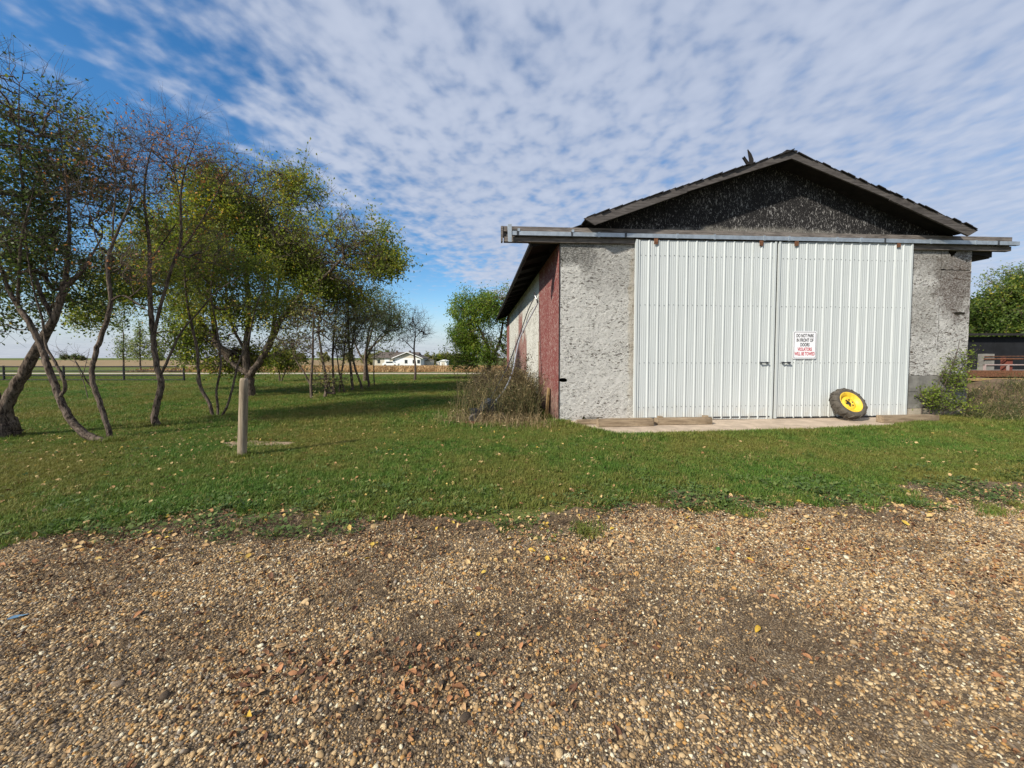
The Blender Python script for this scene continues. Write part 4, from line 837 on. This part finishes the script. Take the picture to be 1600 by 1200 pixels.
MB().prism([(hx(622), 2.4), (hx(661), 2.4), (xm, 3.85)], -3., -2.9).build('gable', M['cream_wall'], hs)
for a, b_ in ((x0, xm), (x1, xm)): MB().prism([(a, 2.2), (a, 2.4), (b_, 4.15), (b_, 3.95)][::(1 if a < b_ else -1)], -3.72, -3.61).build('gable_trim', M['white_wall'], hs)
for q in (637, 649, 656): MB().box(hx(q), hx(q + 4), -3.06, -3.002, .9, 1.9).build('window', M['glass'], hs)
for q in (590, 614): MB().box(hx(q), hx(q + 4), -.06, -.002, .9, 1.9).build('window', M['glass'], hs)
for q in (614, 635): MB().box(hx(q), hx(q) + .5, 3.0, 3.6, 3.9, 4.6).build('chimney', M['roof'], rf)
def shed(label, px0, px1, Y, h_, mat):
    a, b_ = (px0 - 800) / FPX * Y, (px1 - 800) / FPX * Y; w = b_ - a; o = thing('farm_shed', label, 'shed', (a + w / 2, Y, gz(Y))); MB().box(-w / 2, w / 2, 0, 4, 0, h_).build('wall', mat, o)
    MB().prism([(-w / 2 - .2, h_), (w / 2 + .2, h_), (0, h_ + w * .22)], -.2, 4.2).build('roof', M['roof'] if mat is M['cream_wall'] else M['white_wall'], o); MB().box(-.5, .4, -.05, -.002, 0, h_ * .8).build('door', M['cream_wall'], o); return o
shed('grey cream shed next to the farmhouse garage', 664, 674, 114, 1.7, M['cream_wall']); shed('small white shed among the far trees', 682, 686, 116, 1.2, M['white_wall']); shed('white pitched roof shed among the far trees', 687, 698, 116, 1.5, M['white_wall'])
# parked car by the house
car = thing('parked_car', 'white car parked before the farmhouse garage', 'car', (HX(621), 106, gz(106)))
MB().prism([(-2.1, .35), (2.1, .35), (2.1, .85), (1.3, .95), (.7, 1.45), (-1.2, 1.45), (-1.9, .95), (-2.1, .85)], -.85, .85).build('body', M['white_wall'], car)
MB().prism([(-1.05, .98), (1.0, .98), (.6, 1.38), (-1.0, 1.38)], -.87, -.852).build('side_window', M['glass'], car)
for x in (-1.3, 1.3):
    for y in (-.82, .82): o = MB().lathe([(0, -.1), (.32, -.1), (.34, 0), (.32, .1), (0, .1)], 14).build('wheel', M['tyre'], car); o.location = (x, y, .34)
# far trees: small shared crowns
far_defs = [(672, 130, 3.6, 'olive', 'round olive tree over the grey cream shed'), (684, 132, 3.2, 'turning', 'brown green tree above the small white shed'), (695, 135, 4.2, 'olive', 'taller brown tree right behind the pitched roof white shed'), (706, 135, 3.6, 'olive', 'brownish tree beside the lush tree crown far off'), (716, 138, 3.8, 'turning', 'far tree mostly hidden by the lush green tree'), (590, 126, 4.0, 'olive', 'dark tree at the left end of the farmhouse'), (575, 130, 3.6, 'olive', 'rounded tree left of the farmhouse across the field'), (602, 134, 4.6, 'pale', 'pale tree rising behind the farmhouse roof'),
    (70, 300, 5, 'dark', 'far dark clump on the left horizon beside the old trunk'), (102, 330, 6, 'dark', 'far dark rounded clump on the horizon past the fence'), (118, 320, 5.5, 'dark', 'second far dark clump on the horizon past the fence'), (128, 320, 4.5, 'dark', 'low far clump on the horizon left of the poplars'), (250, 280, 5, 'dark', 'far dark clump on the horizon behind the forked tree'), (290, 260, 5, 'dark', 'far tree on the horizon left of the stem clump'), (470, 210, 5, 'olive', 'far tree on the horizon between bush and tree row'), (505, 200, 5.5, 'olive', 'far tree on the horizon behind the tree row'), (545, 190, 5, 'olive', 'far tree behind the thick stem of the row')]
for i, (px, Y, h_, lv, lab) in enumerate(far_defs):
    x = (px - 800) / FPX * Y; z = gz(Y); w = h_ * .52
    make_tree('far_tree', lab, 'tree', [[(x, Y, z, .2), (x, Y, z + h_ * .3, .15), (x + .2, Y, z + h_ * .7, .05)]], [((x, Y, z + h_ * .58), (w, w, h_ * .40), 60), ((x + w * .5, Y, z + h_ * .4), (w * .7, w, h_ * .3), 30)], lv, 16, .55, .02, 1, seed=200 + i, spread=.5, group='far trees along the horizon', seglen=1.5, twig_len=1.0)

# dark shed and the loaded deck on the right
SY = 15.; sx0 = (1503 - 800) / FPX * SY
sh = thing('black_shed', 'long low black shed seen past the right corner of the barn', 'shed', (sx0, SY, 0))
x = 0
while x < 12: MB().box(x + .005, x + 1.195, 0, .05, 0, 2.30).build('wall_panel', M['shed'], sh); x += 1.2
MB().box(0, 12, .06, 4, 0, 2.28).build('shed_body', M['shed'], sh)
MB().add([(-.3, -.25, 2.34), (12.3, -.25, 2.34), (12.3, 4.3, 2.62), (-.3, 4.3, 2.62), (-.3, -.25, 2.42), (12.3, -.25, 2.42), (12.3, 4.3, 2.70), (-.3, 4.3, 2.70)], [(3, 2, 1, 0), (4, 5, 6, 7), (0, 1, 5, 4), (1, 2, 6, 5), (2, 3, 7, 6), (3, 0, 4, 7)]).build('roof', M['shingle'], sh)
# earth bank
b = MB(); bx0, bx1 = 11.9, 24.; nb = 26
V = []; prof = [(9.35, 0), (9.8, .16), (10.3, .42), (10.8, .72), (11.3, .86), (12.6, .90), (14.4, .86)]
for i in range(nb + 1):
    x = bx0 + (bx1 - bx0) * i / nb; e = min(1, .25 + i / 5)
    for (y, z) in prof: V.append((x + rnd.uniform(-.05, .05), y + .35 * (1 - e) + rnd.uniform(-.08, .08), (z * e + rnd.uniform(-.03, .03) if z else -.02)))
m_ = len(prof); obj('earth_bank', mesh('earth_bank', V, [(i * m_ + j, (i + 1) * m_ + j, (i + 1) * m_ + j + 1, i * m_ + j + 1) for i in range(nb) for j in range(m_ - 1)], True), M['soil'], kind='structure')
DY = 11.9; dx0 = (1500 - 800) / FPX * DY
dk = thing('flat_deck', 'rusty edged flat deck with stake posts and rails on the earth bank', 'deck', (dx0, DY, .84))
MB().box(0, 9, 0, .06, .08, .27, .004).build('deck_edge', M['rust'], dk)
for i in range(12): MB().box(.75 * i + .01, .75 * i + .74, .07, 1.8, .20 + rnd.uniform(0, .01), .25).build('deck_plank', M['beam'], dk)
MB().box(-.5, 9, -.45, -.25, -.02, .05, .006).build('loose_plank', M['tan_board'], dk)
for xx in (.3, 3.0, 6.0): MB().box(xx, xx + .2, .3, 1.5, -.05, .2).build('support_block', M['block'], dk)
def dpx(px): return (px - 800) / FPX * (DY + .2) - dx0
MB().box(dpx(1533), dpx(1547), .1, .3, .24, .78, .006).build('stake_post', M['block'], dk)
for px in (1568, 1640): MB().box(dpx(px), dpx(px + 9), .12, .28, .24, .66).build('stake_post', M['red_wood'], dk)
for z, mt, r_ in ((.44, 'pink_rail', .02), (.62, 'rust', .022), (.70, 'rust', .012)): MB().tube([(dpx(1530), .08, z), (9, .08, z + (.0 if mt == 'pink_rail' else .04))], r_, 6).build('rail', M[mt], dk)
for px in (1530, 1566): MB().box(dpx(px), dpx(px) + .05, .06, .1, .24, .46).build('rail_foot', M['pink_rail'], dk)

# ------------------------------------------------------------------ weeds, old implement and rods by the side wall
wt = BL(-.03, 3.2, P(838, 463, 12.2).z)
ib = G(757, 659)
IMP = .72
mach = thing('old_implement', 'black old implement lying in the dry weeds with grey cowling', 'implement', (ib.x, ib.y, 0), (0, 0, .35))
MB().box(-.32, .25, -.2, .25, .10, .42, .02).build('gear_box', M['black'], mach); MB().prism([(-.05, .40), (.5, .38), (.42, .62), (.18, .74), (.02, .62)], -.1, .3).build('cowling', M['dark_metal'], mach)
o = MB().lathe([(0, -.06), (.15, -.06), (.17, 0), (.15, .06), (0, .06)], 16).build('small_wheel', M['tyre'], mach); o.location = (.35, -.24, .17); o = o.copy(); link(o, mach); o.location = (-.30, -.26, .17)
MB().box(-.6, -.1, -.35, -.31, .03, .10, .02).build('skid', M['rust'], mach)
mach.scale = (.95, .95, IMP)
rod = thing('bent_rods', 'pair of long bent metal rods leaning from the weeds onto the side wall', 'rods', (0, 0, 0))
def dep(py): return ib.y + .35 + (wt.y - .6 - ib.y) * (640 - py) / (640 - 462)
def rpath(pts): return cat_rom([tuple(P(px, py, dep(py))) for px, py in pts], 6)
MB().tube(rpath([(770, 632), (790, 606), (801, 580), (806, 556), (812, 530), (824, 504), (837, 480), (840, 472), (836, 462)]), .021, 6).build('rod', M['galv'], rod)
MB().tube(rpath([(756, 640), (775, 608), (792, 575), (804, 545), (816, 512), (824, 488), (834, 466), (836, 462)]), .016, 6).build('rod', M['dark_metal'], rod)
MB().tube(rpath([(840, 474), (839, 468), (836, 460), (835, 457)]), .024, 6).build('hook_end', M['black'], rod)
MB().tube(rpath([(818, 520), (826, 492), (833, 480)]), .010, 5).build('cross_wire', M['dark_metal'], rod)
rod.location = (0, 0, 0)
bd = thing('leaning_board', 'tan board leaning on the foot of the red side wall', 'board', BL(-.10, 1.0, 0), (0, math.radians(4), BA)); MB().box(-.015, .015, -.13, .13, 0, .72, .006).build('board', M['tan_board'], bd)
for i, (px, py, l, r_) in enumerate(((826, 652, .7, .055), (838, 650, .8, .05))):
    q = G(px, py); p_ = thing('clay_pipe', ('tan hollow pipe end lying at the foot of the red wall', 'second tan pipe lying against the red wall corner')[i], 'pipe', q + Vector((0, 0, r_)), group='pipes by the wall')
    MB().lathe([(r_, 0), (r_, l), (r_ * .72, l), (r_ * .72, 0)], 14, True).build('pipe_wall', M['tan_board'], p_, smooth=False); p_.rotation_euler = (.05, 0, BA + .25 + .2 * i)
def weeds(name, label, n, place, hmin, hmax, mat, seed, leaves=3, lean=.22, w=.006):
    r = np.random.default_rng(seed); V = []; T = []
    pts = place(r, n); n = len(pts); h = r.uniform(hmin, hmax, n); a = r.random(n) * 6.283; ln = h * lean * r.uniform(.2, 1.3, n); dx, dy = np.cos(a) * ln, np.sin(a) * ln
    b = r.random(n) * 3.1416; sx, sy = np.cos(b) * w, np.sin(b) * w; tn = r.random(n)
    t0 = np.array([0, .35, .7, 1.]); c = [np.stack([pts[:, 0] + dx * t * t, pts[:, 1] + dy * t * t, pts[:, 2] - .02 + h * (t - .12 * t * t)], 1) for t in t0]; s = np.stack([sx, sy, 0 * sx], 1)
    for k in range(3):
        q = np.stack([c[k] - s * (1 - t0[k] * .6), c[k] + s * (1 - t0[k] * .6), c[k + 1] + s * (1 - t0[k + 1] * .6), c[k + 1] - s * (1 - t0[k + 1] * .6)], 1); V.append(q.reshape(-1, 3)); T.append(np.repeat(tn, 4))
    for k in range(leaves):
        t = r.uniform(.25, 1.0, n)[:, None]; o = c[0] * (1 - t) + c[3] * t + np.stack([-dx, -dy, 0 * dx], 1) * (t * (1 - t)); d = r.normal(size=(n, 3)); d[:, 2] = np.abs(d[:, 2]) * .8 - .1; d /= np.linalg.norm(d, axis=1)[:, None]
        L_ = r.uniform(.03, .14, n)[:, None] * (h[:, None] / hmax); sd = np.cross(d, r.normal(size=(n, 3))); sd /= np.linalg.norm(sd, axis=1)[:, None]; q = np.stack([o, o + d * L_ * .5 + sd * L_ * .09, o + d * L_, o + d * L_ * .5 - sd * L_ * .09], 1); V.append(q.reshape(-1, 3)); T.append(np.repeat(np.clip(tn + r.normal(size=n) * .2, 0, 1), 4))
    V = np.vstack(V); o = obj(name, np_mesh(name, V, np.arange(len(V)).reshape(-1, 4), 4, {'tint': np.concatenate(T)}), mat, None, 'stuff'); o['label'] = label; o['category'] = 'weeds'; return o
WM = leaf_mat('dry_weed_stems', [(0, (.045, .038, .018)), (.5, (.105, .085, .036)), (.85, (.175, .135, .058)), (1, (.30, .23, .12))], .2, .8)
WG = leaf_mat('half_green_weed_stems', [(0, (.035, .048, .014)), (.5, (.075, .088, .026)), (.85, (.15, .14, .05)), (1, (.26, .2, .1))], .25, .7)
WS = leaf_mat('pale_dry_grass_blades', [(0, (.16, .11, .055)), (.5, (.28, .20, .10)), (1, (.42, .33, .19))], .2, .8)
def along_wall(r, n):
    v = r.uniform(-.3, 9, n) ** 1.0; u = -.12 - np.abs(r.normal(size=n)) * .95 - .1; k = (u > -2.6 + .1 * v) & ~((v < 1.4) & (u > -.5)); v, u = v[k], u[k]; p = np.array([tuple(BL(a, b)) for a, b in zip(u, v)]); return p
weeds('dry_weeds', 'tall dry brown weeds along the side wall of the barn', 4600, along_wall, .35, 1.35, WM, 301, 7, .42)
weeds('green_weeds', 'half green weeds mixed in below the dry stems by the side wall', 3600, along_wall, .25, 1.05, WG, 302, 8, .45)
def front_fringe(r, n): 
    a = r.uniform(0, 1, n); c = G(700, 660) ; d = G(850, 668); p = np.array(c)[None] * (1 - a[:, None]) + np.array(d)[None] * a[:, None]; p[:, :2] += r.normal(size=(n, 2)) * np.array([.22, .28]); return p
weeds('dry_grass_fringe', 'pale dry grass at the foot of the brown weeds', 900, front_fringe, .12, .42, WS, 303, 1, .5, .004)
def bank_pts(r, n):
    x = r.uniform(10.9, 20, n); y = r.uniform(8.9, 10.9, n); z = np.interp(y, [9.35, 9.8, 10.3, 10.8, 11.3], [0, .16, .42, .72, .86]) * np.clip(.25 + (x - 11.9) / 12.1 * 26 / 5, 0, 1) * (x > 11.9)
    k = value_noise(x, y, .6, 77) > .30; return np.stack([x, y, z], 1)[k]
weeds('bank_grass', 'long flattened green grass growing over the earth bank', 5200, bank_pts, .14, .48, WG, 304, 2, .9, .005)
weeds('bank_straw', 'dry straw coloured grass on the earth bank', 1100, bank_pts, .14, .42, WS, 305, 1, 1.0, .004)

# ------------------------------------------------------------------ lawn, gravel and leaves underfoot
grass_m = inst_mat('lawn_blades', [(0, (.050, .100, .014)), (.4, (.088, .180, .024)), (.75, (.130, .225, .034)), (.93, (.21, .23, .05)), (1, (.40, .31, .13))], .6, (.25, .20, .05), .35)
weed_m = inst_mat('lawn_weed_leaves', [(0, (.055, .095, .024)), (.6, (.095, .145, .036)), (1, (.15, .18, .05))], .6, None, .25)
straw_m = inst_mat('dead_grass_bits', [(0, (.045, .030, .019)), (.5, (.105, .070, .042)), (1, (.24, .17, .10))], .9)
tufts = [hidden_proto('grass_tuft', blade_tuft('tuft', 22, .025, .062, .0055, .055, .9, 400 + i), grass_m) for i in range(5)]
rough = [hidden_proto('rough_tuft', blade_tuft('rough', 26, .05, .14, .010, .11, .6, 420 + i), grass_m) for i in range(4)]
def clover(seed):
    r = np.random.default_rng(seed); V = []; F = []
    for i in range(16):
        a = r.random() * 6.28; d = .07 * math.sqrt(r.random()); L_ = r.uniform(.012, .03); t = r.uniform(.1, .6); c = np.array([d * math.cos(a), d * math.sin(a), r.uniform(.008, .035)]); e = np.array([math.cos(a), math.sin(a), t]); s = np.array([-math.sin(a), math.cos(a), 0]); k = len(V)
        V += [tuple(c), tuple(c + e * L_ * .5 + s * L_ * .4), tuple(c + e * L_), tuple(c + e * L_ * .5 - s * L_ * .4)]; F.append((k, k + 1, k + 2, k + 3))
    return mesh('clover', V, F)
clovers = [hidden_proto('lawn_weed', clover(440 + i), weed_m) for i in range(4)]
deb = [hidden_proto('dead_bit', blade_tuft('bits', 12, .004, .018, .003, .035, 2.2, 460 + i), straw_m) for i in range(4)]
WEDGE = 1.42
def wedge(n, y0, y1, pad=1.5):
    y = np.sqrt(rng.uniform(y0 * y0, y1 * y1, n)); x = rng.uniform(-1, 1, n) * (WEDGE * y + pad); return x, y
def off_slab(x, y):                       # keep grass off apron and barn floor
    q = np.stack([x - B0.x, y - B0.y], 1); u = q @ np.array([BU.x, BU.y]); v = q @ np.array([BV.x, BV.y])
    e = np.interp(u, [.15, .3, .6, .85, 4.4, 6.9, 8.9, 9.3], [.1, -.75, -1.42, -1.74, -1.60, -1.36, -.5, .1]); e = e + (value_noise(u, v, .22, 9) - .4) * .16
    slab_ = (u > .2) & (u < 9.25) & (v > e) & (v < 1); barn_ = (u > -.02) & (u < W + .02) & (v > .0) & (v < LEN); return ~(slab_ | barn_)
def lawn_density(x, y):
    d = y - drive_edge(x); n1 = value_noise(x, y, .55, 1); n2 = value_noise(x, y, .18, 2); n3 = value_noise(x, y, 1.7, 3)
    edge = np.clip((d + .3) / 1.75, 0, 1); bare = (n1 * .55 + n2 * .3 + n3 * .15)
    k = np.clip((bare - (.66 - .62 * edge)) * 7, 0, 1) * (d > -.35)
    px, py = pp.x - .38, pp.y + .95; k *= 1 - .9 * (((x - px) / .7) ** 2 + ((y - py) / .28) ** 2 < 1)
    return k
def do_scatter(name, x, y, smin, smax, protos, tilt=.12, z=None, flat=1., label=None, cat=None, any_rot=False):
    n = len(x); rot = np.stack([rng.normal(size=n) * tilt, rng.normal(size=n) * tilt, rng.uniform(0, 6.283, n)], 1)
    s = rng.uniform(smin, smax, n); scl = np.stack([s, s, s * flat], 1); p = np.stack([x, y, np.zeros(n) if z is None else z], 1); return scatter(name, p, rot, scl, protos, label, cat)
x, y = wedge(86000, 2.7, 8.2); k = (rng.random(len(x)) < lawn_density(x, y)) & off_slab(x, y); x, y = x[k], y[k]
do_scatter('lawn_grass', x, y, .6, 1.35, tufts, label='short mown green grass of the near lawn', cat='grass')
x, y = wedge(60000, 8.2, 17); k = off_slab(x, y); x, y = x[k], y[k]; do_scatter('lawn_grass', x, y, 1.0, 2.1, tufts, label='mown grass of the lawn under the trees', cat='grass')
x, y = wedge(52000, 17, 33); k = off_slab(x, y); x, y = x[k], y[k]; do_scatter('lawn_grass', x, y, 1.3, 2.6, tufts, label='far mown grass toward the road', cat='grass')
x, y = rng.uniform(-75, 20, 9000), rng.uniform(28.5, 34.6, 9000); do_scatter('ditch_grass', x, y, .5, 1.0, rough, label='rough taller grass in the roadside ditch', cat='grass')
# lush growth along the apron, walls, post and trunks
q = rng.uniform(-.2, 9.6, 3600); v = np.interp(q, [-.2, .15, .3, .6, .85, 4.4, 6.9, 8.9, 9.6], [-.1, -.15, -.8, -1.5, -1.86, -1.72, -1.45, -.6, -.3]) - np.abs(rng.normal(size=len(q))) * .25; w_ = np.array([tuple(BL(a, b)) for a, b in zip(q, v)])
do_scatter('edge_grass', w_[:, 0], w_[:, 1], .45, 1.0, rough, label='longer bright grass along the edge of the concrete apron', cat='grass')
x, y = wedge(9000, 2.8, 6.5); d = y - drive_edge(x); k = (d > -.1) & (rng.random(len(x)) < np.clip(1.15 - d / 1.3, .06, 1) * (value_noise(x, y, .4, 12) > .42)) & off_slab(x, y); do_scatter('lawn_weeds', x[k], y[k], .7, 1.7, clovers, label='low broad leaved weeds between grass and gravel', cat='weeds')
fx_, fy_ = [], []
for (px_, py_, rr_) in ((8, 686, .35), (165, 692, .16), (174, 689, .14), (246, 667, .17), (340, 652, .24), (392, 621, .3), (378, 716, .10)):
    g_ = G(px_, py_); a_ = rng.uniform(0, 6.283, 46); d_ = rr_ * rng.uniform(.55, 1.25, 46); fx_.append(g_.x + np.cos(a_) * d_); fy_.append(g_.y + np.sin(a_) * d_)
do_scatter('trunk_grass', np.concatenate(fx_), np.concatenate(fy_), .5, 1.0, rough, label='longer uncut grass around the tree feet and the post', cat='grass')
# crop stubble beyond the road
stub_m = inst_mat('stubble_stalks', [(0, (.22, .125, .05)), (.5, (.36, .22, .095)), (1, (.50, .36, .19))], .9)
stubs = [hidden_proto('stubble', blade_tuft('stub', 14, .12, .42, .035, .28, .4, 480 + i), stub_m) for i in range(3)]
y = 40.6 + .9 * rng.integers(0, 41, 14000) + rng.normal(size=14000) * .1; x = rng.uniform(-40, 30, 14000); do_scatter('crop_stubble', x, y, .8, 1.5, stubs, z=np.array([gz(a) for a in y]) + .02, label='tan crop stubble in the field beyond the road', cat='crop')
# gravel
peb_m = inst_mat('pebble_stone', [(0, (0.099, 0.075, 0.054)), (.12, (0.292, 0.198, 0.105)), (.28, (0.468, 0.322, 0.166)), (.46, (0.585, 0.424, 0.230)), (.57, (0.234, 0.181, 0.128)), (.68, (0.702, 0.520, 0.294)), (.79, (0.538, 0.305, 0.107)), (.88, (0.351, 0.299, 0.235)), (.94, (0.800, 0.723, 0.514))], .85, None, 0, 1, .12, True)
pebs = [hidden_proto('pebble', pebble(500 + i), peb_m) for i in range(8)]
def gravel(n, smin, smax, sink, name, label, pw=2.2, thin=.35):
    x, y = wedge(n, .75, 4.6, 1.7); dirt = value_noise(x, y, .7, 21) * .55 + value_noise(x, y, .22, 22) * .45; d = drive_edge(x) - y
    k = (d > -.05 - .9 * (rng.random(n) ** 2)) & (rng.random(n) < np.clip(1.25 - (dirt - thin) * 3.0, .10, 1)) & (rng.random(n) < np.clip(.45 + d / .8, .12, 1)); x, y = x[k], y[k]; m_ = len(x)
    s = smin + (smax - smin) * rng.random(m_) ** pw; rot = np.stack([rng.normal(size=m_) * .3, rng.normal(size=m_) * .3, rng.uniform(0, 6.283, m_)], 1); scl = np.stack([s, s, s], 1)
    scatter(name, np.stack([x, y, .008 + s * sink], 1), rot, scl, pebs, label, 'gravel')
gravel(330000, .005, .0125, .12, 'fine_gravel', 'fine tan pebbles of the gravel drive', 1.3, .46)
gravel(120000, .011, .0225, .13, 'gravel', 'rounded tan, cream and grey pebbles of the drive', 1.6, .43)
gravel(1500, .022, .046, .12, 'stones', 'larger rounded stones lying in the gravel drive', 2.4, .42)
x, y = wedge(42000, .75, 4.8, 1.7); k = (rng.random(len(x)) < np.clip((value_noise(x, y, .7, 21) * .55 + value_noise(x, y, .22, 22) * .45 - .36) * 4, .05, 1)) & (y < drive_edge(x) + .35); do_scatter('dead_grass_litter', x[k], y[k], .6, 1.5, deb, z=np.full(k.sum(), .006), label='dark dead grass bits trodden into the gravel', cat='litter')
# leaves: the larger ones on the drive are single things, the rest of the litter is one mass
leaf_cols = [('orange_brown', (.36, .17, .075)), ('pale_tan', (.40, .25, .12)), ('yellow', (.46, .29, .035)), ('dark_brown', (.13, .06, .032)), ('green', (.07, .13, .03))]
LM = [plain('%s_fallen_leaf' % n_, c, .75, .25, 20, bump=.3) for n_, c in leaf_cols]
lmesh = []
for j in range(len(LM)):
    row_ = []
    for i in range(5): me = leaf_mesh('fallen_leaf', 600 + i + 10 * j, .28 if j == 4 else .6); me.materials.append(LM[j]); row_.append(me)
    lmesh.append(row_)
lab = ['curled orange brown dry leaf lying on the gravel drive', 'pale tan dry leaf lying on the gravel drive', 'yellow leaf lying on the gravel drive', 'dark brown shrivelled leaf lying on the gravel drive', 'small green leaf lying on the gravel drive']
hot = [G(430, 1062), G(715, 1090), G(640, 1050), G(1150, 870), G(1290, 860), G(900, 880), G(1560, 900), G(760, 1000)]
for i in range(298):
    if i < 110: c = hot[rnd.choice([0, 0, 0, 1, 1, 2, 3, 3, 4, 5, 6, 7])]; x, y = c.x + rnd.gauss(0, .13), c.y + rnd.gauss(0, .075)
    else: y = math.sqrt(rnd.uniform(.95 ** 2, 3.5 ** 2)); x = rnd.uniform(-1, 1) * (1.33 * y + .1)
    j = rnd.choices(range(5), (46, 24, 6, 30, 2))[0]; s = rnd.uniform(.020, .048)
    o = bpy.data.objects.new('fallen_leaf', lmesh[j][rnd.randrange(5)]); link(o); o.location = (x, y, .012 + rnd.uniform(0, .006)); o.rotation_euler = (rnd.gauss(0, .35), rnd.gauss(0, .35), rnd.uniform(0, 6.283)); o.scale = (s * rnd.uniform(.9, 1.4), s, s); tag(o, lab[j], 'leaf', 'fallen leaves on the gravel drive')
lit_m = inst_mat('leaf_litter', [(0, (.30, .15, .06)), (.35, (.42, .28, .13)), (.7, (.50, .36, .17)), (.9, (.48, .33, .05)), (1, (.16, .08, .04))], .75)
lit = [hidden_proto('leaf', leaf_mesh('litter_leaf', 700 + i), lit_m) for i in range(5)]
x, y = wedge(12000, 3.0, 14); k = off_slab(x, y) & (y > drive_edge(x) - .5) & (rng.random(len(x)) < np.clip(.95 - (x + 6) / 11, .16, 1)); n = k.sum(); do_scatter('lawn_leaf_litter', x[k], y[k], .025, .062, lit, .5, np.full(n, .035), label='small tan and yellow leaves scattered over the lawn', cat='leaves')
x, y = wedge(3200, 2.4, 4.6); k = (np.abs(y - drive_edge(x)) < .55) & (value_noise(x, y, .35, 88) > .38); do_scatter('edge_leaf_litter', x[k], y[k], .025, .055, lit, .5, np.full(k.sum(), .016), label='dry leaves gathered where the drive meets the grass', cat='leaves')
cx, cy = [], []
for h_ in hot:
    k = 130; cx.append(h_.x + rng.normal(size=k) * .26); cy.append(h_.y + rng.normal(size=k) * .15)
x, y = wedge(13000, .9, 4.2, 1.2); k = rng.random(len(x)) < np.clip((value_noise(x, y, .45, 91) - .3) * 2.2, .08, 1); x, y = x[k], y[k]; x = np.concatenate(cx + [x]); y = np.concatenate(cy + [y]); crumb_m = inst_mat('leaf_crumbs', [(0, (.08, .04, .022)), (.4, (.20, .095, .045)), (.8, (.34, .19, .085)), (1, (.45, .31, .16))], .85)
crumbs = [hidden_proto('leaf_crumb', leaf_mesh('leaf_crumb', 720 + i, .9), crumb_m) for i in range(5)]
do_scatter('leaf_crumbs', x, y, .010, .032, crumbs, .7, np.full(len(x), .016), label='broken brown leaf crumbs drifted over the gravel', cat='leaves')
# scrap of blue plastic at the left of the drive
bs = G(28, 968); o = obj('plastic_scrap', leaf_mesh('plastic_scrap', 811, .6), M['blue']); o.location = bs + Vector((0, 0, .01)); o.scale = (.08, .05, .04); o.rotation_euler = (0, 0, .6); tag(o, 'scrap of faded blue plastic half buried in the gravel', 'scrap')
